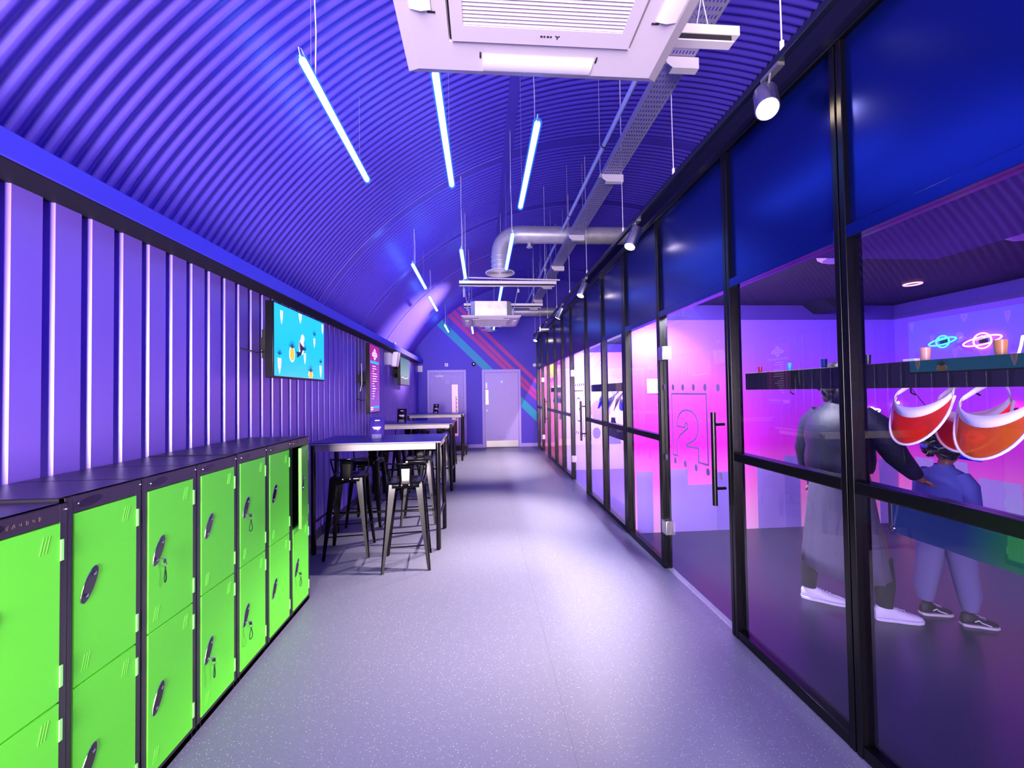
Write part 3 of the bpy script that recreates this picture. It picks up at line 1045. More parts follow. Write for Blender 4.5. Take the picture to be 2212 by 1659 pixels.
def make_tube(x, y0, z, L, lab, droop=0.0):
    r = empty('pendant_tube_light', (x, y0, z), lab, 'pendant light', 'blue tube lights hung in three rows')
    b = MB()
    R_ = .0200
    n = 16
    pts = [(x, y0 + .004, z), (x, y0 + .010, z), (x, y0 + .022, z), (x, y0 + L - .022, z - droop), (x, y0 + L - .010, z - droop), (x, y0 + L - .004, z - droop)]
    b.tube(pts, [R_ * .45, R_ * .8, R_, R_, R_ * .8, R_ * .45], n)
    b.build('glowing_tube', TUBE, r)
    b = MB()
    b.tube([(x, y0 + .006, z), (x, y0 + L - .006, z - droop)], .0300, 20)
    b.build('blue_halo', HALO, r)  # glowing shell stands in for the halo of the tube
    b = MB()
    b.tube([(x, y0 - .012, z), (x, y0 + .004, z)], .006, 8)
    b.tube([(x, y0 - .01, z), (x, y0 - .03, z + .03), (x, y0 + .0, z + .05), (x, y0 + .06, z + .04), (x, y0 + .13, z + .016)], .0022, 6)
    b.build('end_fitting', TUBECAP, r)
    zc = ceil_z(x) - .006
    b = MB()
    ym = y0 + .17
    b.tube([(x, ym, z + .015), (x + .004, ym, z + .05), (x + .006, ym + .004, z + .3), (x - .004, ym, z + .6), (x, ym, zc)], .0034, 6)
    b.build('power_cable', CORD, r)
    for yy in (y0 + .13, y0 + L - .2):
        MB().tube([(x - .004, yy, z + .016), (x - .004, yy, zc)], .0011, 5).build('hanging_wire', WIRE, r)
    return r


rows = [
    (-.905, 2.10, 3.28, 1.2, 0, 'long blue-white tube light nearest on the left, left of the big ceiling unit'),
    (-.91, 5.42, 3.28, 1.25, 0, 'left row tube light right above the far menu screen, second from the front'),
    (-.925, 7.25, 3.28, 1.2, 0, 'third tube light of the left row, in front of the lit ceiling patch'),
    (-.92, 10.15, 3.26, 1.1, 0, 'last tube light of the left row, in front of the teal stripe'),
    (-.232, 2.15, 3.28, 1.2, 0, 'middle tube light emerging from behind the big ceiling unit'),
    (-.235, 4.86, 3.28, 1.2, 0, 'middle row tube light just above the left end of the far strut'),
    (-.24, 9.9, 3.18, 1.1, 0, 'last small tube light of the middle row, below the far ceiling unit'),
    (.375, 2.52, 3.28, 1.2, 0, 'right tube light below the right half of the big ceiling unit'),
    (.352, 4.35, 3.28, 1.25, 0, 'right row tube light hanging in front of the silver duct bend'),
    (.335, 6.45, 3.28, 1.1, 0, 'right row tube light between strut and far ceiling unit'),
    (.31, 9.35, 3.20, 1.1, 0, 'last small tube light of the right row, beside the small far diffuser'),
]
for x, y0, z, L, dr, lab in rows:
    make_tube(x, y0, z, L, lab, dr)

# ------------------------------------------------------------------ cassette air conditioners
def make_ac(cx, cy, lab):
    zb = 2.75
    h = .478
    r = empty('ceiling_air_conditioner', (cx, cy, zb), lab, 'air conditioner', 'white ceiling cassette units')
    # decorative panel with chamfered rim
    b = MB()
    def ring(hh, z):
        return [(cx - hh, cy - hh, z), (cx + hh, cy - hh, z), (cx + hh, cy + hh, z), (cx - hh, cy + hh, z)]
    b.grid([ring(.30, zb + .012), ring(.315, zb + .012), ring(.315, zb + .001), ring(.435, zb), ring(h, zb + .022), ring(h, zb + .034), ring(h - .02, zb + .04), ring(.30, zb + .04)], closed=True)
    b.add(ring(.30, zb + .012), [(0, 1, 2, 3)])
    b.add(ring(.30, zb + .04), [(0, 1, 2, 3)])
    b.build('panel', WHITE, r, smooth=20)
    # intake panel
    g = .305
    b = MB()
    b.box(cx - g, cx + g, cy + .245, cy + g, zb - .006, zb + .008)
    b.box(cx - g, cx + g, cy - g, cy - .245, zb - .006, zb + .008)
    b.box(cx - g, cx - .265, cy - .245, cy + .245, zb - .006, zb + .008)
    b.box(cx + .265, cx + g, cy - .245, cy + .245, zb - .006, zb + .008)
    b.box(cx - .265, cx + .265, cy - .245, cy + .245, zb + .004, zb + .008, 1)
    n = 38
    for i in range(n):
        y = cy - .245 + .49 * (i + .5) / n
        b.obox((cx, y, zb - .001), (.265, 0, 0), (0, .0042, -.0012), (0, .0004, .0022), 0)
    b.build('intake_grille', [WHITE, mat('dusty_filter', (150, 120, 130), .8)], r, smooth=20)
    b = MB()
    for s_ in (-1, 1):
        b.box(cx - g - .006, cx - g, cy - g, cy + g, zb - .0005, zb + .001)
    b.build('seam_shadow_gap', DARKSLOT, r)
    # louvres
    for k in range(4):
        a = k * PI / 2
        ca, sa = math.cos(a), math.sin(a)
        def Q(u, v, w):
            return (cx + u * ca - v * sa, cy + u * sa + v * ca, zb + w)
        b = MB()
        vs = []
        for u in (-.20, .20):
            vs += [Q(u, .362, .002), Q(u, .362, -.004), Q(u, .395, -.009), Q(u, .428, -.003), Q(u, .428, .002)]
        b.add(vs, [(0, 1, 6, 5), (1, 2, 7, 6), (2, 3, 8, 7), (3, 4, 9, 8), (4, 0, 5, 9), (0, 4, 3, 2, 1), (5, 6, 7, 8, 9)])
        b.build('louvre', WHITEG, r, smooth=30)
        b = MB()
        for u in (-.212, .206):
            b.add([Q(u, .35, -.001), Q(u + .006, .35, -.001), Q(u + .006, .375, -.001), Q(u, .375, -.001)], [(0, 1, 2, 3)])
        b.build('louvre_slot', DARKSLOT, r, solid=.001)
    b = MB()
    q0 = cx + .01
    for i, w in enumerate((.008, .006, .008, .006)):
        b.box(q0 - .018 + i * .011, q0 - .018 + i * .011 + w, cy + .268, cy + .274, zb - .0068, zb - .006)
    for a in (PI / 2, PI * 7 / 6, -PI / 6):
        b.obox((q0 + .04 + .004 * math.cos(a), cy + .271 + .004 * math.sin(a), zb - .0064), (.0045 * math.cos(a), .0045 * math.sin(a), 0), (-.0018 * math.sin(a), .0018 * math.cos(a), 0), (0, 0, .0004))
    b.build('maker_mark', DARKSLOT, r, smooth=0)
    # chassis above
    b = MB()
    k = .415
    c_ = .09
    poly = [(-k + c_, -k), (k - c_, -k), (k, -k + c_), (k, k - c_), (k - c_, k), (-k + c_, k), (-k, k - c_), (-k, -k + c_)]
    b.prism([(cx + a * .8, cy + bb * .8) for a, bb in poly], lambda a, c, d: (a, c, d), zb + .035, zb + .30)
    b.build('chassis', STEEL, r, bevel=.004)
    b = MB()
    for sx in (-1, 1):
        for sy in (-1, 1):
            b.tube([(cx + sx * .36, cy + sy * .36, zb + .1), (cx + sx * .42, cy + sy * .70, 3.20)], .005, 6)
            b.tube([(cx + sx * .36, cy + sy * .36, zb + .04), (cx + sx * .36, cy + sy * .36, zb + .16)], .012, 8)
            b.tube([(cx + sx * .42, cy + sy * .69, 3.10), (cx + sx * .42, cy + sy * .70, 3.15)], .018, 8)
    b.build('hanger_rod', STEEL, r)
    return r


ac1 = make_ac(.217, 1.045, 'large white ceiling air conditioner directly overhead at the top of the view')
ac2 = copy_tree(ac1)
ac2.location = (.155, 6.88, 2.75)
ac2['label'] = 'smaller looking white ceiling air conditioner hanging far down the corridor'
STRUTW = mat('white_strut', (232, 222, 226), .35, metal=.2)


def strut(y, x0, x1, lab, z=3.20):
    r = empty('strut_channel', ((x0 + x1) / 2, y, z), lab, 'support bar', 'white strut channels carrying the air conditioners')
    b = MB()
    b.box(x0, x1, y - .022, y + .022, z, z + .045)
    b.build('upper_channel', STRUTW, r, bevel=.003)
    b = MB().box(x0, x1 - .04, y - .018, y + .018, z - .028, z - .002)
    b.build('inner_slot', DARKSLOT, r)
    MB().box(x0, x1 - .03, y - .022, y + .022, z - .036, z - .029).build('lower_lip', STRUTW, r, bevel=.001)
    b = MB()
    for x in (x0 + .1, x1 - .17):
        b.tube([(x - .03, y, z + .045), (x, y, z + .2)], .0022, 5)
        b.tube([(x + .03, y, z + .045), (x, y, z + .2)], .0022, 5)
        b.tube([(x, y, z + .2), (x, y, z + .24)], .008, 8)
        b.tube([(x, y, z + .24), (x, y, ceil_z(x))], .003, 6)
    b.build('suspension_wire', CORD, r)


strut(.27, -.30, 1.22, 'white strut channel across the near end of the big air conditioner')
strut(1.78, -.30, 1.22, 'white strut channel sticking out right of the big air conditioner')
strut(6.08, -.33, 1.15, 'white strut channel above and in front of the far air conditioner')
strut(7.62, -.33, 1.17, 'white strut channel behind the far air conditioner, ending by the tray')
# condensate pipe of the far unit
b = MB()
b.tube([(-.27, 6.3, 3.05), (-.27, 6.3, 3.34), (-.255, 6.3, 3.36), (.6, 6.3, 3.34), (1.25, 6.3, 3.33)], .012, 8)
b.build('drain_pipe', WHITE, label='thin white pipe bending along the strut above the far air conditioner', cat='pipe')

# ------------------------------------------------------------------ cable tray, conduit, ducts
ZT = 3.75
r = empty('cable_tray', (1.335, 5.5, ZT), 'perforated metal cable tray running down the corridor below the vault', 'cable tray')
X0, X1 = 1.245, 1.425
HOLE = .0
b = MB()
# perforated bottom: strips with slot rows
y = -.5
rows_ = 0
yend = 10.45
pit = .05
cols = [X0 + .012 + i * (X1 - X0 - .024) / 7 for i in range(8)]
xs = [X0]
for i in range(7):
    c_ = (cols[i] + cols[i + 1]) / 2
    xs += [c_ - .0045, c_ + .0045]
xs += [X1]
while y < yend:
    # solid band
    b.add([(X0, y, ZT), (X1, y, ZT), (X1, y + .025, ZT), (X0, y + .025, ZT)], [(0, 1, 2, 3)])
    # slotted band
    for i in range(0, len(xs) - 1, 2):
        b.add([(xs[i], y + .025, ZT), (xs[i + 1], y + .025, ZT), (xs[i + 1], y + pit, ZT), (xs[i], y + pit, ZT)], [(0, 1, 2, 3)])
    y += pit
b.build('perforated_base', TRAY, r, smooth=0)
b = MB().box(X0 - .002, X0, -.5, yend, ZT, ZT + .05).box(X1, X1 + .002, -.5, yend, ZT, ZT + .05)
b.build('side_flange', TRAY, r, smooth=0)
# hanger brackets with wires below down to the lighting track
for i, y in enumerate((2.55, 3.98, 5.55, 6.95, 8.2, 9.5, 10.35)):
    b = MB()
    b.box(X0 - .03, X1 + .03, y - .03, y + .03, ZT - .006, ZT - .002)
    b.prism([(X0 - .01, ZT - .005), (X1 + .03, ZT - .005), (X1 + .03, ZT - .075), (X0 + .03, ZT - .075), (X0 - .01, ZT - .045)], lambda a, c, d: (a, d, c), y - .032, y - .029)
    b.box(X0 + .03, X1 + .03, y - .032, y + .02, ZT - .078, ZT - .075)
    b.build('hanger_bracket', STRUTW, r, smooth=0)
    b = MB()
    b.tube([(X1 + .02, y, ZT), (X1 + .02, y, ceil_z(1.44))], .003, 6)
    b.tube([(X0 - .02, y, ZT - .02), (X0 - .02, y, ceil_z(1.22))], .003, 6)
    b.build('hanger_rod', WIRE, r)

b = MB()
b.tube([(1.213, -.5, 3.95), (1.213, 11.3, 3.95)], .021, 14)
for y in (3.8, 5.35, 7.0, 8.6):
    b.tube([(1.213, y, 3.95), (1.213, y + .012, 3.95)], .026, 14, mi=1)
    b.tube([(1.213, y + .012, 3.95), (1.213, y + .13, 3.95)], .0245, 14)
r = b.build('conduit_pipe', [mat('pale_blue_conduit', (170, 172, 226), .4), DARKSLOT], label='pale round conduit pipe running alongside the cable tray', cat='pipe')

# spiral duct with bend and diffuser
def duct(y, xv, z, rad, zt, lab, grp, fl):
    r = empty('ventilation_duct', (xv, y, zt), lab, 'duct', grp)
    b = MB()
    pts = [(2.8, y, z), (xv + .34, y, z)]
    b.tube(pts, rad, 28)
    for k in range(12):
        x = xv + .40 + k * .16
        if x < 2.78:
            b.tube([(x, y, z), (x + .004, y, z)], rad + .0025, 28)
    b.build('horizontal_run', STEEL, r)
    b = MB()
    bend = []
    for i in range(9):
        t = PI / 2 * i / 8
        bend.append((xv + .30 - .30 * math.sin(t), y, z - .30 + .30 * math.cos(t)))
    b.tube([(xv + .36, y, z)] + bend + [(xv, y, z - .36)], rad * .99, 28)
    b.build('elbow', STEEL, r)
    b = MB()
    b.tube([(xv, y, z - .30), (xv, y, zt + .02)], rad * .98, 28)
    k = z - .34
    while k > zt + .04:
        b.tube([(xv, y, k), (xv, y, k - .012)], rad + .006, 28)
        k -= .07
    b.build('drop_section', STEEL, r)
    for x in (xv + .33, xv + .42, xv + .52):
        MB().tube([(x, y, z), (x + .01, y, z)], rad + .006, 28).build('collar', STEEL, r)
    b = MB()
    b.lathe([(fl * .55, .03), (fl, .006), (fl, 0), (fl * .92, -.004), (fl * .86, .004)], (xv, y, zt), n=40, cap=False)
    for q in (.80, .62, .44, .26, .1):
        b.lathe([(fl * q, .012), (fl * q * .98, -.004), (fl * (q - .07), .010)], (xv, y, zt), n=36, cap=False)
    b.build('diffuser', WHITE, r, solid=.002)
    b = MB()
    b.tube([(xv + .45, y, z - rad + .01), (xv + .45, y, z - rad - .06)], .03, 14)
    b.lathe([(.045, 0), (.045, -.012), (.02, -.014)], (xv + .45, y, z - rad - .055))
    b.build('damper', STEEL, r)


duct(6.0, .285, 3.93, .128, 3.34, 'large silver spiral duct bending down to a round diffuser', 'silver ventilation ducts', .222)
duct(10.75, .20, 3.72, .125, 3.22, 'small looking silver duct and diffuser close to the end wall', 'silver ventilation ducts', .20)

# ------------------------------------------------------------------ lighting track and spotlights
TX, TZ = 1.45, 3.14
r = empty('lighting_track', (TX, 5, TZ), 'long black lighting track hung along the glass partition', 'lighting track')
MB().box(TX - .018, TX + .018, -2.2, 11.2, TZ - .018, TZ + .018).build('track_rail', mat('track_black', (16, 18, 40), .3, spec=.7), r, bevel=.003)
for y in (-1.3, .3, 1.78, 2.87, 3.95, 5.37, 6.45, 7.6, 8.7, 9.8, 10.8):
    b = MB()
    b.tube([(TX - .01, y, TZ + .016), (TX - .01, y, TZ + .06)], .010, 8)
    b.tube([(TX - .01, y, TZ + .06), (TX - .013, y, TZ + .5), (TX - .01, y, ceil_z(TX))], .0034, 6)
    b.build('suspension_cord', CORD, r)


def spotlight(y, d, lab, energy=60, on=True):
    """track spotlight; d = aim direction"""
    d = Vector(d).normalized()
    piv = Vector((TX - .035, y, TZ - .17))
    r = empty('track_spotlight', (TX, y, TZ - .018), lab, 'spotlight', 'silver spotlights on the lighting track')
    b = MB()
    b.box(TX - .018, TX + .018, y - .06, y + .06, TZ - .036, TZ - .0185)
    b.tube([(TX - .012, y, TZ - .034), (TX - .03, y, TZ - .17)], .006, 8)
    b.build('adapter_arm', mat('arm_silver', (170, 165, 165), .3, metal=.8), r)
    a = piv - d * .10
    e = piv + d * .10
    b = MB()
    b.tube([a, a + d * .004, e - d * .006, e], [.044, .053, .053, .050], 26)
    b.build('lamp_body', ALU, r)
    b = MB()
    b.tube([e - d * .004, e + d * .003], [.046, .046], 24)
    b.build('lamp_lens', LENS, r)
    lo = e + d * .012
    lamp('spot_beam', 'SPOT', lo, energy, (1, .84, .68), r, look=lo + d, spot_size=R(58), spot_blend=.9, shadow_soft_size=.04)


spotlight(-1.6, (-.8, .5, -.75), 'track spotlight behind', 150)
bpy.data.objects['track_spotlight']['label'] = 'silver track spotlight hanging behind the viewpoint'
SPN = [
    (1.86, (-.34, -.52, -.80), 'glaring warm spotlight, nearest on the track at upper right', 330),
    (3.62, (-.42, -.15, -.92), 'silver spotlight second along the track, beside the duct end', 1700),
    (5.50, (-.42, -.15, -.92), 'silver spotlight third along the track from the front', 1500),
    (7.15, (-.40, .35, -.85), 'silver spotlight fourth along the track', 1300),
    (9.0, (-.98, .04, .0), 'small black spotlight aimed sideways at the left vault', 2600),
    (10.35, (-.40, -.25, -.88), 'last small spotlight on the track before the end wall', 900),
    (.2, (-.62, .35, -.72), 'silver track spotlight just overhead of the viewpoint', 260),
]
for y, d, lab, e in SPN:
    spotlight(y, d, lab, e)

# ------------------------------------------------------------------ screens on the left wall
def planeq(X, y, z):
    return Vector((X, y, z))


def tv(name, y0, y1, z0, z1, X, lab, screen_mat, grp=None, cat='screen', depth=.06):
    r = empty(name, (X - .1, (y0 + y1) / 2, z0), lab, cat, grp)
    MB().box(X - depth, X, y0, y1, z0, z1).build('bezel', BLACKM, r, bevel=.004)
    MB().box(X - .0001, X + .0012, y0 + .012, y1 - .012, z0 + .016, z1 - .012).build('display', screen_mat, r, smooth=0)
    b = MB()
    b.box(-1.82, X - depth, (y0 + y1) / 2 - .22, (y0 + y1) / 2 + .22, (z0 + z1) / 2 - .05, (z0 + z1) / 2 + .05)
    b.box(-1.82, -1.79, y0 + .3, y1 - .3, (z0 + z1) / 2 - .12, (z0 + z1) / 2 + .12)
    b.build('wall_bracket', BLACKR, r)
    MB().tube([(X - depth - .02, y0 + .03, z0 + .2), (X - depth - .05, y0 - .02, z0 + .19), (-1.80, y0 - .03, z0 + .22)], .006, 6).build('cable', BLACKR, r)
    return r


CY = mat('cyan_screen', (4, 30, 40), .25, emit=(0, 152, 222), es=2.1)
t1 = tv('wall_television', 3.175, 4.165, 1.69, 2.28, -1.58, 'wall television with a cyan picture of pineapples and a mermaid', CY)
# picture on the screen: flat shapes
SH = dict(dark=mat('screen_dark', (20, 40, 80), .3, emit=(16, 50, 90), es=.5), yel=mat('screen_yellow', (250, 200, 60), .3, emit=(250, 196, 60), es=.9), wht=mat('screen_white', (255, 240, 245), .3, emit=(255, 236, 240), es=.95), pnk=mat('screen_pink', (255, 190, 190), .3, emit=(250, 190, 200), es=.9), teal=mat('screen_leaf', (10, 90, 110), .3, emit=(10, 90, 110), es=.7), skin=mat('screen_skin', (230, 150, 110), .3, emit=(230, 150, 110), es=.8))
XS = -1.5788


def s1(x, y):
    p = at(560 + x / 7.9, 630 + y / 7.9, 0, XS)
    return (p.y, p.z)


def shape(b, pts, lvl, mi):
    b.prism(pts, lambda a, c, d: (d, a, c), XS + .0002 + .0004 * lvl, XS + .0005 + .0004 * lvl, mi)


def blob(cy, cz, ry, rz, n=14):
    return [(cy + ry * math.cos(2 * PI * t / n), cz + rz * math.sin(2 * PI * t / n)) for t in range(n)]


b = MB()
keys = ['dark', 'yel', 'wht', 'pnk', 'teal', 'skin']
ki = {k: i for i, k in enumerate(keys)}


def leafs(cy, cz, s_, mi, lvl):
    for a in (-70, -40, -12, 15, 45, 72):
        t = R(90 + a)
        tip = (cy + s_ * math.cos(t), cz + s_ * math.sin(t))
        n = (-math.sin(t) * s_ * .12, math.cos(t) * s_ * .12)
        shape(b, [(cy + n[0], cz + n[1]), (cy - n[0], cz - n[1]), tip], lvl, mi)
        lvl += .05


def pine(px, py, ry, rz, hl):
    cy, cz = s1(px, py)
    shape(b, [q for q in blob(cy, cz, ry * 1.25, rz * 1.18) if q[1] > 1.708], 1, ki['wht'])
    shape(b, [q for q in blob(cy, cz, ry, rz) if q[1] > 1.708], 2, ki['yel'])
    leafs(cy, cz + rz * .9, hl, ki['teal'], 2.2)


def carrot(px, py, w, h, leaf=True):
    cy, cz = s1(px, py)
    top = min(cz + h * .5, 2.262)
    bottom = max(cz - h * .5, 1.71)
    shape(b, [(cy - w, top), (cy - w * .8, cz), (cy, bottom), (cy + w * .8, cz), (cy + w, top)], 1, ki['wht'])
    shape(b, [(cy - w * .5, top - .01), (cy, bottom + .02), (cy + w * .5, top - .01)], 2, ki['pnk'])
    if leaf:
        leafs(cy, top + .03, .055, ki['teal'], 2.2)


pine(560, 1065, .040, .058, .075)
pine(878, 1440, .042, .045, .075)
carrot(345, 1270, .028, .125)
carrot(778, 1150, .022, .10)
carrot(1048, 1370, .026, .12)
carrot(940, 880, .02, .09)
carrot(380, 440, .022, .11, False)
carrot(700, 460, .03, .09, False)
carrot(1078, 650, .02, .10, False)
c_ = s1(740, 800)
shape(b, blob(c_[0], c_[1], .035, .035), 1, ki['wht'])
c_ = s1(720, 950)
shape(b, blob(c_[0], c_[1], .05, .07), 1, ki['wht'])
shape(b, blob(c_[0] - .03, c_[1] + .01, .02, .04), 2, ki['skin'])
shape(b, [s1(610, 985), s1(640, 1030), s1(700, 1030), s1(690, 870), s1(760, 960), s1(770, 1010), s1(740, 1000), s1(715, 1080), s1(640, 1130), s1(645, 1075)], 3, ki['dark'])
b.build('screen_picture', [SH[k] for k in keys], t1, smooth=0)

menu_m = gradient_mat('menu_screen_print', [(0, (170, 110, 230)), (.35, (150, 60, 200)), (1, (196, 16, 150))], 1.27, 2.29, .25, emit=.85)
t2 = tv('menu_screen', 5.935, 6.49, 1.275, 2.297, -1.62, 'tall portrait menu screen glowing magenta on the left wall', menu_m)
XM = -1.62
b = MB()
def mrect(u0, u1, v0, v1, mi, lv=1):   # u across 0..1 (near to far), v up 0..1
    b.box(XM + .0013, XM + .0018 + .0002 * lv, 5.95 + .525 * u0, 5.95 + .525 * u1, 1.30 + .98 * v0, 1.30 + .98 * v1, mi)
mrect(.06, .94, .725, .765, 1)
for i in range(14):
    v = .68 - i * .038
    w = (.34, .40, .16, .42, .46, .4, .44, .16, .26, .38, .26, .2, .22, .1)[i]
    mrect(.26, .26 + w, v, v + .014, 0)
    mrect(.80, .88, v, v + .012, 2)
    if i > 2:
        mrect(.12, .19, v, v + .012, 2)
mrect(.06, .34, .05, .07, 0)
mrect(.06, .30, .02, .042, 0)
mrect(.42, .92, .045, .075, 1)
def mpoly(pts, mi, lv=1):
    b.prism([(5.95 + .525 * u, 1.30 + .98 * v) for u, v in pts], lambda a, c, d: (d, a, c), XM + .0013, XM + .0018 + .0002 * lv, mi)
mpoly([(.5, .965), (.36, .915), (.64, .915)], 0)
mpoly([(.32, .905), (.68, .905), (.78, .87), (.74, .835), (.26, .835), (.22, .87)], 0)
mpoly([(.36, .825), (.64, .825), (.5, .775)], 0)
mpoly([(.28, .878), (.72, .872), (.72, .862), (.28, .868)], 3, 3)
b.build('screen_text', [mat('menu_white', (255, 235, 255), .3, emit=(255, 225, 255), es=.9), mat('menu_cyan', (0, 200, 230), .3, emit=(0, 190, 225), es=.9), mat('menu_rose', (255, 120, 190), .3, emit=(255, 120, 190), es=.8), mat('menu_magenta', (190, 20, 150), .3, emit=(190, 20, 150), es=.8)], t2, smooth=0)
b = MB()
b.tube([(-1.74, 5.95, 2.0), (-1.72, 5.9, 1.9), (-1.72, 5.9, 1.7), (-1.75, 5.92, 1.6)], .006, 6)
b.build('loose_cable', CORD, t2)
tv2m = gradient_mat('washed_out_screen', [(0, (168, 160, 178)), (.28, (176, 176, 190)), (.36, (190, 226, 224)), (1, (96, 160, 168))], 1.73, 2.30, .3, emit=.55)
t3 = tv('wall_television', 8.12, 9.10, 1.73, 2.305, -1.62, 'farther wall television with a pale grey teal picture', tv2m)
b = MB()
b.tube([(XM + .002, 8.2 + i * .1, 1.885 + .012 * math.sin(i * 1.1)) for i in range(8)], .006, 6)
b.build('screen_picture', SH['wht'], t3)
# white flood units on the wall before the second television
r = empty('twin_emergency_light', (-1.72, 7.7, 2.1), 'pair of white boxy units on the left wall before the far television', 'emergency light')
MB().box(-1.822, -1.70, 7.62, 7.86, 2.10, 2.33).build('rear_box', WHITEG, r, bevel=.012)
b = MB()
b.obox((-1.66, 7.9, 2.22), (.05, 0, .0), (0, .11, 0), (.02, 0, .14))
b.build('front_box', WHITEG, r, bevel=.015)
r = empty('ledge_sensor', (-1.70, 7.9, 2.502), 'tiny sensor knob on top of the long ledge', 'sensor')
MB().box(-1.74, -1.68, 7.86, 7.96, 2.502, 2.515).build('sensor_base', BLACKR, r)
MB().ell((-1.70, 7.96, 2.535), (.03, .03, .035)).build('sensor_head', WHITE, r)

# ------------------------------------------------------------------ lockers
ZL = 1.233
XF = -1.34


def oval(cy, cz, a, b_, rot, n=24):
    out = []
    for t in range(n):
        u, v = a * math.cos(2 * PI * t / n), b_ * math.sin(2 * PI * t / n)
        out.append((cy + u * math.cos(rot) - v * math.sin(rot), cz + u * math.sin(rot) + v * math.cos(rot)))
    return out


def locker(y0, w, lab, dz=0, dx=0, open_up=False):
    r = empty('locker', (-1.57 + dx, y0 + w / 2, 0), lab, 'locker', 'green two-door lockers in a row along the left wall')
    X = XF + dx
    y1 = y0 + w - .003
    zt = ZL + dz
    f = .026
    b = MB()
    b.box(X - .455, X - .452, y0, y1, .0, zt)
    b.box(X - .455, X, y0, y0 + .004, 0, zt)
    b.box(X - .455, X, y1 - .004, y1, 0, zt)
    b.box(X - .455, X, y0, y1, zt - .004, zt)
    b.box(X - .455, X, y0, y1, 0, .03)
    b.box(X - .44, X - .02, y0, y1, .605, .613)
    # front frame
    b.box(X - .02, X, y0, y0 + f, 0, zt)
    b.box(X - .02, X, y1 - f, y1, 0, zt)
    b.box(X - .02, X, y0 + f, y1 - f, zt - .057, zt)
    b.box(X - .02, X, y0 + f, y1 - f, 0, .045)
    b.build('cabinet', GREYB, r, bevel=.002)
    b = MB()
    b.prism(oval(y0 + .085, zt - .03, .042, .014, .12), lambda a, c, d: (d, a, c), X, X + .0015)
    b.build('number_plate', mat('plate_black', (8, 8, 10), .25, spec=.7), r)
    b = MB()
    b.ell((X + .002, y0 + .04, zt - .028), (.004, .004, .004), 8, 6)
    b.ell((X + .002, y1 - .008, zt - .02), (.004, .004, .004), 8, 6)
    b.build('rivet', CHROME, r)
    for k, (z0, z1) in enumerate(((.612, zt - .059), (.047, .606))):
        dy0, dy1 = y0 + f + .001, y1 - f - .001
        hinge_y = dy1
        ang = R(13) if (open_up and k == 0) else 0
        # door is modelled about its hinge line so that it can stand ajar
        dr = bpy.data.objects.new('door', None)
        org = Vector((X, hinge_y, z0))
        def D(x, y, z):
            return (x, y, z)
        b = MB()
        b.box(X + .001, X + .004, dy0, dy1, z0, z1)
        b.box(X - .016, X + .003, dy0, dy0 + .002, z0, z1)
        b.box(X - .016, X + .003, dy1 - .002, dy1, z0, z1)
        b.box(X - .016, X + .003, dy0, dy1, z0, z0 + .002)
        b.box(X - .016, X + .003, dy0, dy1, z1 - .002, z1)
        # embossed slanted vents, top far corner and bottom near corner
        for (vy, vz) in ((dy1 - .045, z1 - .055), (dy0 + .04, z0 + .06)):
            for q in (-.009, 0, .009):
                b.obox((X + .004, vy + q, vz), (.0011, 0, 0), (0, .0012, 0), (0, .006, .026))
        off = Vector((0, 0, 0))
        door = b.build('door', GREEN, r, bevel=.0012)
        kids = []
        for hz in (z1 - .085, z0 + .075):
            kids.append(MB().box(X + .002, X + .007, dy1 - .001, dy1 + .009, hz - .033, hz + .033).build('hinge', GREENL, door, bevel=.001))
        cz = (z0 + z1) / 2 + (.03 if k == 0 else 0)
        e = MB()
        e.prism(oval(dy0 + .05, cz, .060, .019, R(66)), lambda a, c, d: (d, a, c), X + .004, X + .0075)
        kids.append(e.build('lock_plate', mat('gloss_black_lock', (6, 6, 8), .12, spec=.9), door, bevel=.002))
        e = MB()
        ring = oval(dy0 + .05, cz, .060, .019, R(66))
        e.tube([(X + .006, a, c) for a, c in ring], .0013, 8, closed=True)
        for s_ in (-1, 1):
            cyy, czz = dy0 + .05 + s_ * .034 * math.cos(R(66)), cz + s_ * .034 * math.sin(R(66))
            e.lathe([(.006, 0), (.006, .003), (.003, .005)], (X + .0075, cyy, czz), 0, 14)
        kids.append(e.build('lock_ring', CHROME, door))
        if ang:
            # swing the door about its hinge edge
            me = door.data
            hloc = Vector((X, dy1, 0)) - Vector(r.location)
            rot = Matrix.Translation(hloc) @ Matrix.Rotation(ang, 4, 'Z') @ Matrix.Translation(-hloc)
            me.transform(rot)
            for kk in kids:
                kk.data.transform(rot)
    return r


lk = [1.098, 1.401, 1.694, 1.998, 2.306, 2.614, 2.922]
labs = ['nearest green locker at the left picture edge, lower and with worn lettering',
        'second green locker from the front, both plain locks without keys',
        'third green locker from the front, key hanging from its upper door',
        'fourth green locker from the front, key hanging from its lower door',
        'fifth green locker, keys hanging from both doors',
        'sixth green locker, second to last before the high table, no keys',
        'last green locker beside the high table, upper door standing ajar']
for i, y in enumerate(lk):
    w = (lk[i + 1] - y) if i < 6 else .300
    LR = locker(y, w, labs[i], dz=-.012 if i == 0 else (.004 if i >= 4 else 0), dx=.012 if i == 0 else 0, open_up=(i == 6))
    if i == 0:
        b = MB()
        rr = random.Random(2)
        for q in range(9):
            yy = y + .08 + q * .017
            for s_ in range(2):
                b.obox((XF + .0125, yy + .004 * s_, ZL - .042), (.0004, 0, 0), (0, .0007, 0), (0, rr.uniform(-.003, .003), rr.uniform(.004, .007)))
        b.build('worn_lettering', mat('scratch_grey', (110, 90, 84), .6), LR)


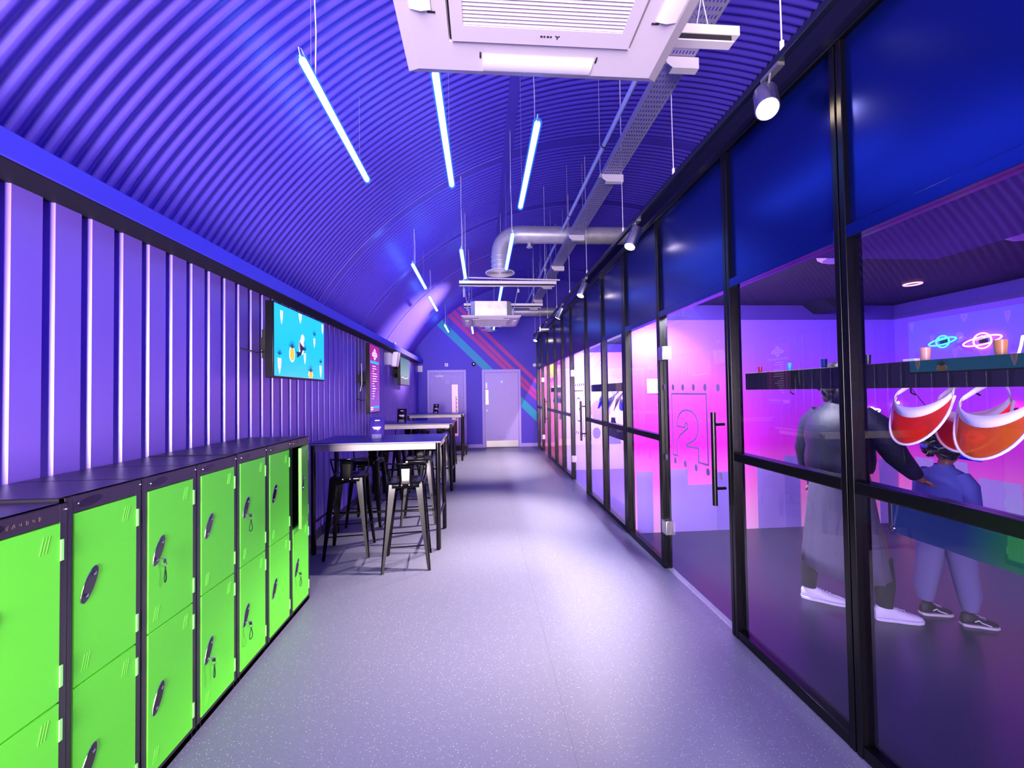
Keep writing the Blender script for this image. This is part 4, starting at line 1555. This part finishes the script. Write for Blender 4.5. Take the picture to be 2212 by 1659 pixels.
def key(yy, z, lab, wrist=True):
    r = empty('locker_key', (XF + .02, yy, z - .1), lab, 'key', 'keys hanging from the locker doors')
    X = XF + .0145
    b = MB()
    b.tube([(X, yy, z), (X + .018, yy, z)], .003, 8)
    b.lathe([(.010, -.0015), (.010, .0015)], (X + .02, yy + .003, z - .008), 1, 14)
    b.tube([(X + .021 + .009 * math.cos(t * PI / 8), yy + .004, z - .024 + .011 * math.sin(t * PI / 8)) for t in range(16)], .0012, 5, closed=True)
    b.build('key_head', CHROME, r)
    b = MB()
    pts = []
    for i in range(26):
        t = 2 * PI * i / 26
        w = .016 if wrist else .006
        pts.append((X + .02, yy + .008 + w * math.sin(t) * (1.2 - math.cos(t)) * .6, z - .065 + .032 * math.cos(t)))
    b.tube(pts, .0024, 6, closed=True)
    b.build('key_loop', mat('green_black_cord', (20, 60, 34), .5), r)


key(1.757, .892, 'locker key with dark coiled cord on the third locker upper door', False)
key(2.061, .296, 'locker key with cord on the fourth locker lower door', False)
key(2.369, .892, 'locker key with black teardrop loop on the fifth locker upper door')
key(2.369, .296, 'locker key with round loop on the fifth locker lower door')
key(2.985, .296, 'locker key with pale loop on the last locker lower door')


# ------------------------------------------------------------------ high tables
def make_table(x0, x1, y0, y1, h, lab):
    cx_, cy_ = (x0 + x1) / 2, (y0 + y1) / 2
    r = empty('high_table', (cx_, cy_, 0), lab, 'table', 'high bar tables along the left wall')
    MB().box(x0 - .035, x1 + .035, y0 - .03, y1 + .03, h - .020, h).build('table_top', [TABLET], r, bevel=.012, seg=3)
    b = MB()
    b.box(x0 - .038, x1 + .038, y0 - .033, y1 + .033, h - .024, h - .006)
    b.build('edge_trim', TEDGE, r, bevel=.010, seg=3)
    b = MB()
    for yy in (y0, y1):
        b.box(x0, x1, yy - .012, yy + .012, h - .088, h - .026)
    for xx in (x0, x1):
        b.box(xx - .012, xx + .012, y0, y1, h - .088, h - .026)
    b.build('apron', APRON, r, bevel=.003)
    for xx in (x0, x1):
        for yy in (y0, y1):
            b = MB()
            b.tube([(xx, yy, 0), (xx, yy, .012), (xx, yy, h - .024)], [.018, .0235, .0235], 18)
            b.build('leg', TLEG, r)
    b = MB()
    b.tube([(x0, cy_, .305), (x1, cy_, .305)], .0125, 12)
    b.tube([(x0, y0, .305), (x0, y1, .305)], .0125, 12)
    b.tube([(x1, y0, .305), (x1, y1, .305)], .0125, 12)
    b.build('foot_rail', TLEG, r)
    return r


tab = make_table(-1.66, -.455, 4.085, 4.715, 1.085, 'nearest high table with a dark blue top, beside the green lockers')
for (x, y, lab) in ((-1.115, 6.80, 'middle high table with a dark blue top'), (-1.085, 9.66, 'farthest high table, partly in front of the left end door')):
    t = copy_tree(tab)
    t.location = (x, y, 0)
    t['label'] = lab

# black slat chair-less crate beneath the far table
b = MB().box(-1.0, -.40, 10.2, 10.45, .12, .24)
b.build('low_bench', BLACKR, label='low dark bench in front of the left end door', cat='bench', bevel=.01)
bo = bpy.data.objects['low_bench']
b = MB()
for x in (-.97, -.43):
    for y in (10.22, 10.43):
        b.box(x - .02, x + .02, y - .02, y + .02, 0, .13)
lg = b.build('bench_leg', BLACKR, bo)


# menu holders on the tables
def menu_holder(x, y, z, rz, lab, dark=False):
    r = empty('menu_holder', (x, y, z), lab, 'menu holder', 'small upright menu holders on the high tables', rz=rz)
    m = mat('holder_card_dark', (24, 10, 34), .3) if dark else mat('holder_card', (70, 50, 150), .3)
    def T(v):
        return Vector((x, y, z)) + Vector(v)
    b = MB()
    b.add([T((-.075, .0, .0)), T((.075, .0, .0)), T((.078, .035, .22)), T((-.078, .035, .22))], [(0, 1, 2, 3)])
    b.build('card', m, r, solid=.003)
    b = MB()
    b.add([T((-.05, -.035, .002)), T((.05, -.035, .002)), T((.05, .03, .002)), T((-.05, .03, .002))], [(0, 1, 2, 3)])
    b.add([T((-.05, -.012, .0)), T((.05, -.012, .0)), T((.05, -.008, .045)), T((-.05, -.008, .045))], [(0, 1, 2, 3)])
    b.build('clear_foot', ACRYL, r, solid=.002)
    b = MB()
    w = mat('card_white', (255, 245, 250), .5)
    def line(u0, u1, v0, v1):
        f = .035 / .22
        b.add([T((u0, v0 * f - .003, v0)), T((u1, v0 * f - .003, v0)), T((u1, v1 * f - .003, v1)), T((u0, v1 * f - .003, v1))], [(0, 1, 2, 3)])
    line(-.026, .026, .182, .194)
    line(-.048, .040, .108, .122)
    line(-.036, .030, .094, .106)
    b.build('printed_lines', w, r, solid=.0008)
    return r


menu_holder(-1.125, 4.38, 1.085, .05, 'clear menu holder with a violet card on the nearest high table')
menu_holder(-1.34, 6.78, 1.085, -.1, 'black menu card holder on the middle high table', True)
menu_holder(-1.11, 9.62, 1.085, -.5, 'small tilted black menu card on the farthest high table', True)


# ------------------------------------------------------------------ bar stools
def make_stool():
    r = empty('bar_stool', (0, 0, 0), 'x', 'stool', 'black metal bar stools around the high tables')
    H = .765
    # seat with rounded pressed rim
    b = MB()
    def sq(hw, z, cr=.05, n=5):
        out = []
        for (sx, sy, a0_) in ((1, 1, 0), (-1, 1, 90), (-1, -1, 180), (1, -1, 270)):
            for i in range(n + 1):
                t = R(a0_ + 90 * i / n)
                out.append((sx * (hw - cr) + cr * math.cos(t), sy * (hw - cr) + cr * math.sin(t), z))
        return out
    b.grid([sq(.02, H - .006, .01), sq(.10, H - .006, .03), sq(.13, H), sq(.15, H), sq(.158, H - .008), sq(.160, H - .045)], closed=True)
    b.add(sq(.02, H - .006, .01), [tuple(range(24))])
    b.build('seat', STOOL, r, solid=.003, smooth=50)
    for sx in (-1, 1):
        for sy in (-1, 1):
            b = MB()
            def sec(px, py, z, w, fold):
                # folded sheet section around the outer corner
                a = Vector((px, py, z))
                ex, ey = Vector((-sx, 0, 0)), Vector((0, -sy, 0))
                c = min(w * .35, .016)
                return [a + ex * w, a + ex * c, a + ey * c, a + ey * w, a + ey * w + ex * fold, a + ex * (c + fold) + ey * (c + fold) * .9, a + ex * w + ey * fold]
            rows_ = []
            for f in (0, .08, .55, .93, 1.0):
                px = sx * (.158 + (.212 - .158) * f)
                py = sy * (.158 + (.212 - .158) * f)
                w = .074 * (1 - f) + .026 * f
                rows_.append(sec(px, py, H - .012 - (H - .012) * f, w, .008))
            b.grid(rows_, closed=True)
            b.add(rows_[-1], [tuple(range(7))])
            b.add(rows_[0], [tuple(range(7))])
            b.build('leg', STOOL, r, smooth=30)
    b = MB()
    zf = .215
    q = .158 + (.212 - .158) * (1 - zf / H) - .012
    b.tube([(-q, q, zf), (q, q, zf)], .0065, 8)
    b.tube([(-q, -q, zf), (q, -q, zf)], .0065, 8)
    b.tube([(-q, -q, zf + .04), (-q, q, zf + .04)], .0065, 8)
    b.tube([(q, -q, zf + .04), (q, q, zf + .04)], .0065, 8)
    b.build('footrest', STOOL, r)
    b = MB()
    k = .15
    for (a_, c_) in (((-1, -1), (1, 1)), ((-1, 1), (1, -1))):
        b.obox((0, 0, H - .075), ((a_[0] - c_[0]) * -.07, (a_[1] - c_[1]) * -.07, 0), (-.008 * (a_[1]), .008 * a_[0], 0), (0, 0, .006))
    b.build('cross_brace', STOOL, r)
    # low backrest at -Y: bent rod and centre plate
    b = MB()
    zt = H + .165
    pts = [(-.15, .04, H - .02), (-.168, .03, H + .05), (-.176, .0, H + .12), (-.170, -.05, zt - .005), (-.13, -.125, zt), (-.06, -.158, zt + .004), (.06, -.158, zt + .004), (.13, -.125, zt), (.170, -.05, zt - .005), (.176, .0, H + .12), (.168, .03, H + .05), (.15, .04, H - .02)]
    b.tube(pts, .0075, 10)
    b.build('back_rail', STOOL, r)
    b = MB()
    rows_ = []
    for z, y, w in ((H - .035, -.166, .062), (H - .004, -.168, .060), (H + .02, -.166, .052), (H + .12, -.162, .058), (H + .165, -.152, .062)):
        rows_.append([(-w, y, z), (-w * .7, y - .004, z), (-w * .62, y + .001, z), (w * .62, y + .001, z), (w * .7, y - .004, z), (w, y, z)])
    b.grid(rows_)
    b.build('back_plate', STOOL, r, solid=.003, smooth=20)
    b = MB()
    for x in (-.032, .032):
        b.lathe([(.0075, 0), (.0075, -.003), (.004, -.005)], (x, -.170, H - .018), 1, 12)
    b.build('bolt', CHROME, r)
    return r


st = make_stool()
stools = [(-.706, 3.797, R(6), 'black metal bar stool nearest the aisle at the first high table, back towards us'),
          (-1.325, 4.13, R(6.5), 'black metal bar stool tucked under the first high table beside the lockers'),
          (-.79, 5.05, R(184), 'bar stool on the far side of the first high table, aisle side'),
          (-1.40, 5.05, R(177), 'bar stool on the far side of the first high table, wall side'),
          (-.78, 6.22, R(4), 'bar stool on the near side of the middle high table, aisle side'),
          (-1.38, 6.25, R(-5), 'bar stool on the near side of the middle high table, wall side'),
          (-.80, 7.42, R(182), 'bar stool on the far side of the middle high table, aisle side'),
          (-1.40, 7.40, R(175), 'bar stool on the far side of the middle high table, wall side'),
          (-.80, 9.1, R(3), 'bar stool on the near side of the farthest high table, aisle side'),
          (-1.40, 9.12, R(-4), 'bar stool on the near side of the farthest high table, wall side'),
          ]
for i, (x, y, rz, lab) in enumerate(stools):
    o = st if i == 0 else copy_tree(st)
    o.location = (x, y, 0)
    o.rotation_euler = (0, 0, rz)
    o['label'] = lab

# ------------------------------------------------------------------ people inside the near booth
def skin_mesh(name, nodes, edges, root, mats, parent, sub=2):
    """nodes: {key: (pos, r)}; grows one continuous surface"""
    keys_ = list(nodes)
    idx = {k: i for i, k in enumerate(keys_)}
    me = bpy.data.meshes.new('tmp')
    me.from_pydata([nodes[k][0] for k in keys_], [(idx[a], idx[b_]) for a, b_ in edges], [])
    o = bpy.data.objects.new('tmp', me)
    COL.objects.link(o)
    md = o.modifiers.new('skin', 'SKIN')
    md.use_smooth_shade = True
    md.branch_smoothing = .4
    for k, i in idx.items():
        rr = nodes[k][1]
        sv = me.skin_vertices[0].data[i]
        sv.radius = rr if isinstance(rr, tuple) else (rr, rr)
        sv.use_root = (k == root)
    sb = o.modifiers.new('sub', 'SUBSURF')
    sb.levels = sub
    sb.render_levels = sub
    dg = bpy.context.evaluated_depsgraph_get()
    dg.update()
    nm = bpy.data.meshes.new_from_object(o.evaluated_get(dg))
    bpy.data.objects.remove(o)
    nm.materials.clear()
    nm.materials.append(mats)
    nm.shade_smooth()
    org = Vector(parent.location)
    nm.transform(Matrix.Translation(-org))
    ob = bpy.data.objects.new(name, nm)
    COL.objects.link(ob)
    ob.parent = parent
    return ob


def add_hand(nodes, edges, pre, wrist, d, side, curl=.35, s_=1.0):
    """palm + four unequal fingers + thumb; d = hand direction, side = across the palm"""
    d = Vector(d).normalized()
    side = Vector(side).normalized()
    nrm = d.cross(side).normalized()
    w = Vector(wrist)
    nodes[pre + 'p'] = (w + d * .045 * s_, (.026 * s_, .016 * s_))
    edges.append((pre + 'w', pre + 'p'))
    for i, (off, L) in enumerate(((-.028, .062), (-.010, .074), (.009, .070), (.027, .054))):
        a = w + d * .085 * s_ + side * off * s_
        b1 = a + (d + nrm * curl * .5).normalized() * L * .5 * s_
        b2 = b1 + (d + nrm * curl * 1.8).normalized() * L * .5 * s_
        for nme, p, rr in (('a', a, .0095), ('b', b1, .0085), ('c', b2, .007)):
            nodes['%sf%d%s' % (pre, i, nme)] = (p, rr * s_)
        edges.append((pre + 'p', '%sf%da' % (pre, i)))
        edges.append(('%sf%da' % (pre, i), '%sf%db' % (pre, i)))
        edges.append(('%sf%db' % (pre, i), '%sf%dc' % (pre, i)))
    t1_ = w + d * .035 * s_ - side * .034 * s_
    t2_ = t1_ + (d - side * .7).normalized() * .034 * s_
    nodes[pre + 't1'] = (t1_, .0105 * s_)
    nodes[pre + 't2'] = (t2_, .008 * s_)
    edges.append((pre + 'p', pre + 't1'))
    edges.append((pre + 't1', pre + 't2'))


def head_mesh(c, s_, yawd, parent, skin, name='head_dummy'):
    """head with nose, eyes, brows, mouth and ears; faces +X before yaw"""
    c = Vector(c)
    rot = Matrix.Rotation(yawd, 3, 'Z')
    b = MB()
    n, m = 24, 18
    rows_ = []
    for i in range(m + 1):
        p = PI * i / m
        row = []
        for k in range(n):
            t = 2 * PI * k / n
            x, y, z = math.sin(p) * math.cos(t), math.sin(p) * math.sin(t), math.cos(p)
            q = Vector((x * .098, y * .078, z * .118))
            if z < 0:
                q.y *= 1 + .28 * z
                if x < 0:
                    q.x *= 1 + .35 * z
                else:
                    q.x *= 1 + .05 * z
            # nose
            dn = math.exp(-((y / .16) ** 2 + ((z + .12) / .22) ** 2)) if x > 0 else 0
            q.x += .020 * dn
            for sy in (-1, 1):
                de = math.exp(-(((y - sy * .36) / .15) ** 2 + ((z - .02) / .12) ** 2)) if x > 0 else 0
                q.x -= .009 * de
            dm = math.exp(-((y / .3) ** 2 + ((z + .46) / .07) ** 2)) if x > 0 else 0
            q.x += .005 * dm
            row.append(c + rot @ (q * s_))
        rows_.append(row)
    b.grid(rows_, closed=True)
    for sy in (-1, 1):
        b.ell(c + rot @ (Vector((-.008, sy * .079, -.008)) * s_), (.016 * s_, .007 * s_, .028 * s_), 10, 8)
        b.ell(c + rot @ (Vector((.083, sy * .029, .003)) * s_), (.007 * s_, .011 * s_, .0075 * s_), 10, 8, 1)
        b.ell(c + rot @ (Vector((.0895, sy * .029, .003)) * s_), (.0025 * s_, .0045 * s_, .0045 * s_), 8, 6, 2)
    b.ell(c + rot @ (Vector((.092, 0, -.055)) * s_), (.006 * s_, .022 * s_, .006 * s_), 10, 6, 3)
    b.v = b.v
    return b.build('head', [skin, mat('eye_white', (230, 225, 225), .3), mat('pupil', (20, 14, 12), .2), mat('lips', (140, 70, 70), .5)], parent, smooth=60)


def shoe(parent, heel, toe, m, sole, s_=1.0, stripe_=None, nm='shoe'):
    heel, toe = Vector(heel), Vector(toe)
    d = (toe - heel)
    L = d.length
    d.normalize()
    sd = Vector((0, 0, 1)).cross(d).normalized()
    upv = d.cross(sd).normalized()
    if upv.z < 0:
        upv = -upv
    b = MB()
    prof = [(0, .020, .055), (.06, .030, .085), (.18, .035, .095), (.32, .036, .085), (.45, .038, .066), (.62, .044, .050), (.80, .045, .040), (.93, .034, .030), (1.0, .012, .018)]
    rows_ = []
    for t, w, h in prof:
        row = []
        for k in range(14):
            a = 2 * PI * k / 14
            x = math.cos(a) * w * s_ * (1.0 if math.sin(a) < 0 else .82)
            z = (math.sin(a) * .5 + .5) * h * s_ + .012
            row.append(heel + d * t * L + sd * x + upv * z)
        rows_.append(row)
    b.grid(rows_, closed=True)
    b.add(rows_[0], [tuple(range(14))])
    b.add(rows_[-1], [tuple(range(14))])
    o = b.build(nm, m, parent, smooth=60)
    b = MB()
    top, bot = [], []
    out = []
    for t, w, h in prof:
        out.append((t, w * 1.1))
    ring = [(t, w) for t, w in out] + [(t, -w) for t, w in out[::-1]]
    b.prism(ring, lambda a, c, dd: heel + d * (a * L * 1.03 - .01 * L) + sd * (c * s_) + upv * dd, 0, .020 * s_)
    b.build('sole', sole, o, bevel=.004)
    b = MB()
    for t in (.40, .47, .54, .61):
        h = .074 - .055 * (t - .40) * 1.3
        b.tube([heel + d * t * L + sd * (-.02 * s_) + upv * (h * s_), heel + d * (t + .02) * L + upv * ((h + .012) * s_), heel + d * t * L + sd * (.02 * s_) + upv * (h * s_)], .0028 * s_, 6)
    b.build('laces', sole, o)
    if stripe_:
        b = MB()
        for sg in (-1, 1):
            pts = [(.25, .05), (.36, .062), (.45, .045), (.55, .038), (.7, .026)]
            b.tube([heel + d * t * L + sd * (sg * (.041 + .002) * s_) + upv * (z * s_) for t, z in pts], .0042 * s_, 6)
        b.build('side_stripe', stripe_, o)
    return o


SKIN = mat('skin_brown', (120, 76, 66), .5)
HAIR = mat('dark_hair', (14, 10, 14), .6, bump=.8, nscale=120)
JACK = mat('navy_jacket', (13, 15, 40), .6, bump=.3, nscale=40)
SKIRT = mat('grey_pleated_skirt', (92, 84, 112), .8, bump=.4, nscale=50, vary=.12)
SOCK = mat('black_sock', (16, 18, 18), .8)
WSH = mat('white_sneaker', (232, 222, 246), .5)

r = empty('person', (2.47, 2.65, 0), 'person in a navy jacket and long grey skirt walking behind the glass', 'person')
nodes, edges = {}, []
N_ = nodes
N_['pel'] = ((2.46, 2.65, .92), (.135, .11))
N_['sp1'] = ((2.47, 2.65, 1.08), (.125, .105))
N_['sp2'] = ((2.49, 2.65, 1.25), (.145, .11))
N_['sp3'] = ((2.50, 2.65, 1.36), (.12, .085))
N_['nk'] = ((2.51, 2.65, 1.45), .052)
N_['hd'] = ((2.53, 2.65, 1.53), .06)
edges += [('pel', 'sp1'), ('sp1', 'sp2'), ('sp2', 'sp3'), ('sp3', 'nk'), ('nk', 'hd')]
# legs mid stride
for k, (hx, hy, kx, ky, kz, ax, ay, az) in {'l': (2.44, 2.74, 2.42, 2.78, .52, 2.385, 2.84, .12), 'r': (2.48, 2.56, 2.64, 2.55, .52, 2.66, 2.53, .11)}.items():
    N_[k + 'h'] = ((hx, hy, .84), .085)
    N_[k + 'k'] = ((kx, ky, kz), .055)
    N_[k + 'c'] = (((kx + ax) / 2, (ky + ay) / 2, .34), .052)
    N_[k + 'a'] = ((ax, ay, az), .036)
    edges += [('pel', k + 'h'), (k + 'h', k + 'k'), (k + 'k', k + 'c'), (k + 'c', k + 'a')]
# arms: right reaches forward and down to the child, left hangs
N_['rs'] = ((2.52, 2.47, 1.34), .06)
N_['re'] = ((2.66, 2.42, 1.10), .043)
N_['rw'] = ((2.83, 2.45, .955), .026)
edges += [('sp3', 'rs'), ('rs', 're'), ('re', 'rw')]
add_hand(nodes, edges, 'r', N_['rw'][0], (.85, .1, -.5), (0, 1, .1))
N_['ls'] = ((2.48, 2.83, 1.34), .06)
N_['le'] = ((2.42, 2.88, 1.08), .043)
N_['lw'] = ((2.46, 2.88, .85), .026)
edges += [('sp3', 'ls'), ('ls', 'le'), ('le', 'lw')]
add_hand(nodes, edges, 'l', N_['lw'][0], (.15, 0, -1), (1, 0, .1))
skin_mesh('body', nodes, edges, 'pel', SKIN, r)
head_mesh((2.545, 2.65, 1.575), 1.0, R(-12), r, SKIN)
b = MB()
rr = random.Random(5)
for i in range(70):
    t, p = rr.uniform(0, 2 * PI), rr.uniform(0, PI * .86)
    d = Vector((math.sin(p) * math.cos(t), math.sin(p) * math.sin(t), math.cos(p)))
    if d.x > .45 and d.z < .55:
        continue
    c_ = Vector((2.515, 2.65, 1.575)) + Vector((d.x * .10, d.y * .115, d.z * .115))
    b.ell(c_, (.05, .05, .05), 8, 6)
b.build('hair', HAIR, r, smooth=80)
# jacket: lathe-like shell round torso with sleeves
b = MB()
rows_ = []
for z, cx_, rx, ry in ((.98, 2.47, .175, .19), (1.0, 2.47, .185, .20), (1.06, 2.475, .19, .205), (1.13, 2.48, .182, .20), (1.20, 2.485, .195, .215), (1.28, 2.49, .185, .215), (1.36, 2.495, .155, .20), (1.42, 2.505, .10, .13), (1.46, 2.51, .07, .075), (1.49, 2.515, .068, .07)):
    rows_.append([(cx_ + rx * math.cos(2 * PI * k / 24), 2.65 + ry * math.sin(2 * PI * k / 24), z + .006 * math.sin(k * 3)) for k in range(24)])
b.grid(rows_, closed=True)
b.tube([(2.50, 2.50, 1.37), (2.54, 2.44, 1.30), (2.60, 2.43, 1.20), (2.66, 2.42, 1.10), (2.74, 2.43, 1.03), (2.81, 2.445, .975)], [.07, .085, .078, .068, .056, .045], 16)
b.tube([(2.49, 2.80, 1.37), (2.46, 2.86, 1.28), (2.42, 2.88, 1.10), (2.44, 2.88, .95), (2.455, 2.88, .88)], [.07, .08, .065, .056, .045], 16)
b.build('jacket', JACK, r, smooth=70)
b = MB()
rows_ = []
for f in range(9):
    t = f / 8
    z = 1.02 - .72 * t
    cx_ = 2.47 - .03 * t + .03 * t
    rx, ry = .15 + .075 * t, .16 + .045 * t
    rows_.append([(cx_ + .02 * t + (rx + .012 * t * math.sin(k * PI / 2 * 1.5)) * math.cos(2 * PI * k / 40) , 2.65 + (ry + .012 * t * math.cos(k * PI / 2 * 1.5)) * math.sin(2 * PI * k / 40) + .04 * t * (1 if math.cos(2 * PI * k / 40) < 0 else -1) * abs(math.cos(2 * PI * k / 40)), z + (.03 * math.sin(2 * PI * k / 40) * t)) for k in range(40)])
b.grid(rows_, closed=True)
b.build('skirt', SKIRT, r, smooth=70, solid=.004)
b = MB()
b.tube([(2.40, 2.82, .36), (2.388, 2.835, .2), (2.385, 2.84, .09)], [.058, .050, .044], 16)
b.build('sock', SOCK, r)
b = MB()
b.tube([(2.65, 2.54, .40), (2.66, 2.53, .24), (2.655, 2.53, .09)], [.062, .056, .044], 16)
b.build('sock', SOCK, r)
shoe(r, (2.345, 2.865, .0), (2.575, 2.715, .0), WSH, WSH)
shoe(r, (2.60, 2.55, .0), (2.86, 2.475, .0), WSH, WSH)

# child
r = empty('person', (3.06, 2.48, 0), 'child in a lilac blue top with a blue visor, standing behind the glass', 'person')
nodes, edges = {}, []
N_ = nodes
bx, by = 3.06, 2.48
N_['pel'] = ((bx, by, .62), (.095, .08))
N_['sp1'] = ((bx, by, .74), (.09, .075))
N_['sp2'] = ((bx, by, .88), (.10, .08))
N_['sp3'] = ((bx, by, .96), (.08, .06))
N_['nk'] = ((bx + .01, by, 1.02), .035)
N_['hd'] = ((bx + .02, by, 1.08), .045)
edges += [('pel', 'sp1'), ('sp1', 'sp2'), ('sp2', 'sp3'), ('sp3', 'nk'), ('nk', 'hd')]
for k, (hx, hy, kx, ky, ax, ay) in {'l': (bx - .03, by + .06, bx - .03, by + .08, bx - .06, by + .09), 'r': (bx + .02, by - .06, bx + .06, by - .06, bx + .06, by - .07)}.items():
    N_[k + 'h'] = ((hx, hy, .56), .06)
    N_[k + 'k'] = ((kx, ky, .34), .045)
    N_[k + 'c'] = (((kx + ax) / 2, (ky + ay) / 2, .22), .04)
    N_[k + 'a'] = ((ax, ay, .08), .027)
    edges += [('pel', k + 'h'), (k + 'h', k + 'k'), (k + 'k', k + 'c'), (k + 'c', k + 'a')]
for k, sy in (('r', -1), ('l', 1)):
    N_[k + 's'] = ((bx, by + sy * .115, .945), .042)
    N_[k + 'e'] = ((bx + .0, by + sy * .15, .78), .032)
    N_[k + 'w'] = ((bx + .09, by + sy * .12, .66), .02)
    edges += [('sp3', k + 's'), (k + 's', k + 'e'), (k + 'e', k + 'w')]
    add_hand(nodes, edges, k, N_[k + 'w'][0], (.8, 0, -.5), (0, 1, 0), s_=.72)
skin_mesh('body', nodes, edges, 'pel', SKIN, r)
head_mesh((bx + .03, by, 1.135), .92, R(25), r, SKIN)
b = MB()
rr = random.Random(9)
for i in range(70):
    t, p = rr.uniform(0, 2 * PI), rr.uniform(0, PI * .62)
    d = Vector((math.sin(p) * math.cos(t), math.sin(p) * math.sin(t), math.cos(p)))
    if d.x > .5 and d.z < .5:
        continue
    c_ = Vector((bx + .01, by, 1.145)) + Vector((d.x * .088, d.y * .08, d.z * .08))
    b.ell(c_, (.034, .034, .03), 8, 6)
b.build('hair', HAIR, r, smooth=80)
b = MB()
rows_ = []
for z, rx, ry in ((.60, .125, .13), (.63, .135, .14), (.72, .128, .138), (.84, .135, .15), (.93, .125, .145), (.98, .085, .11), (1.01, .05, .055), (1.03, .045, .048)):
    rows_.append([(bx + rx * math.cos(2 * PI * k / 22), by + ry * math.sin(2 * PI * k / 22), z) for k in range(22)])
b.grid(rows_, closed=True)
for sy in (-1, 1):
    b.tube([(bx, by + sy * .09, .965), (bx, by + sy * .13, .91), (bx, by + sy * .15, .78), (bx + .06, by + sy * .13, .70)], [.05, .055, .046, .034], 14)
b.build('sweatshirt', mat('lilac_blue_top', (62, 62, 150), .8, bump=.3, nscale=90), r, smooth=70)
b = MB()
b.obox((bx + .03, by - .143, .86), (.02, 0, 0), (0, .001, 0), (.006, 0, .02))
b.obox((bx + .045, by - .142, .85), (.006, 0, .012), (0, .001, 0), (.012, 0, -.004))
b.build('chest_motif', mat('dark_motif', (16, 14, 40), .7), r)
b = MB()
for k, (x0_, y0_, x1_, y1_) in enumerate(((bx - .03, by + .06, bx - .06, by + .09), (bx + .02, by - .06, bx + .06, by - .07))):
    b.tube([(bx, (by + y0_) / 2, .63), (x0_, y0_, .55), ((x0_ + x1_) / 2, (y0_ + y1_) / 2, .34), (x1_, y1_, .2), (x1_, y1_, .10)], [.10, .083, .066, .060, .040], 16)
b.build('trousers', mat('grey_lilac_jogger', (108, 98, 150), .85, bump=.3, nscale=60), r, smooth=70)
DSH = mat('black_sneaker', (14, 12, 18), .6)
CRS = mat('cream_sole', (206, 190, 206), .6)
shoe(r, (bx - .10, by + .09, .0), (bx + .09, by + .06, .0), DSH, CRS, .85, WSH)
shoe(r, (bx + .02, by - .05, .0), (bx + .20, by - .11, .0), DSH, CRS, .85, WSH)
b = MB()
hc = Vector((bx + .02, by, 1.125))
rows_ = []
for dz in (-.016, .016):
    rows_.append([hc + Vector((.126 * math.cos(2 * PI * k / 26), .118 * math.sin(2 * PI * k / 26), dz - .25 * .105 * math.cos(2 * PI * k / 26))) for k in range(26)])
b.grid(rows_, closed=True)
BLV = mat('blue_visor_band', (70, 76, 200), .5)
vis = b.build('visor_band', BLV, r, smooth=60, solid=.003)
b = MB()
rows_ = []
for f in (0, .5, 1):
    rows_.append([hc + Vector(((.122 + .11 * f * math.cos(t)) * math.cos(t), (.114 + .01 * f) * math.sin(t), -.026 - .06 * f * math.cos(t))) for t in [R(-75 + 150 * i / 14) for i in range(15)]])
b.grid(rows_)
b.build('visor_brim', BR_B, r, smooth=60, solid=.0015)

# ------------------------------------------------------------------ lights
# unseen lamps added to light the booths; no downlights are built
DL = mat('downlight_lens', (255, 255, 255), .4, emit=(255, 235, 250), es=6)


def booth_fill(y0, y1, e, col, tgt):
    """unseen strip light added just inside the glass, under the booth ceiling"""
    CB = bpy.data.objects['ceiling_booths']
    yc = (y0 + y1) / 2
    MB().box(1.70, 1.745, y0, y1, ZR - .035, ZR).build('added_light_bar', BLACKM, CB)
    o = lamp('added_strip_light', 'AREA', (1.76, yc, ZR - .05), e, col, None, look=tgt, shape='RECTANGLE', size=.04, size_y=y1 - y0)
    d = (Vector(tgt) - Vector((1.76, yc, ZR - .05))).normalized()
    yv = Vector((0, 1, 0))
    xv = yv.cross(-d).normalized()
    zv = -d
    yv = zv.cross(xv)
    Mx = Matrix((xv, yv, zv)).transposed().to_4x4()
    Mx.translation = (1.76, yc, ZR - .05)
    o.matrix_world = Mx


booth_fill(2.5, 4.15, 210, (.97, .95, 1), (2.7, 3.9, .4))
lamp('added_wall_lamp', 'SPOT', (1.78, 3.9, 2.42), 330, (1, .97, 1), None, look=(1.98, 4.3, .7), spot_size=R(120), spot_blend=1, shadow_soft_size=.05)  # unseen spot added to whiten the booth wall beside the glass
booth_fill(.9, 2.3, 30, (.8, .85, 1), (4.2, 1.6, .9))
booth_fill(4.6, 7.6, 260, (1, .94, 1), (3.4, 6.1, .6))
booth_fill(8.2, 11.1, 230, (1, .82, .84), (3.2, 9.65, .6))

# area light added behind the viewpoint to brighten the wall and ceiling ribs
lamp('added_rear_light', 'AREA', (-.75, YB + .02, 1.35), 1000, (1, .84, .93), None, look=(-.75, 5, 1.45), shape='RECTANGLE', size=1.5, size_y=2.3)

w = bpy.data.worlds.new('world')
S.world = w
w.use_nodes = True
w.node_tree.nodes['Background'].inputs[0].default_value = (.05, .04, .12, 1)
w.node_tree.nodes['Background'].inputs[1].default_value = .3
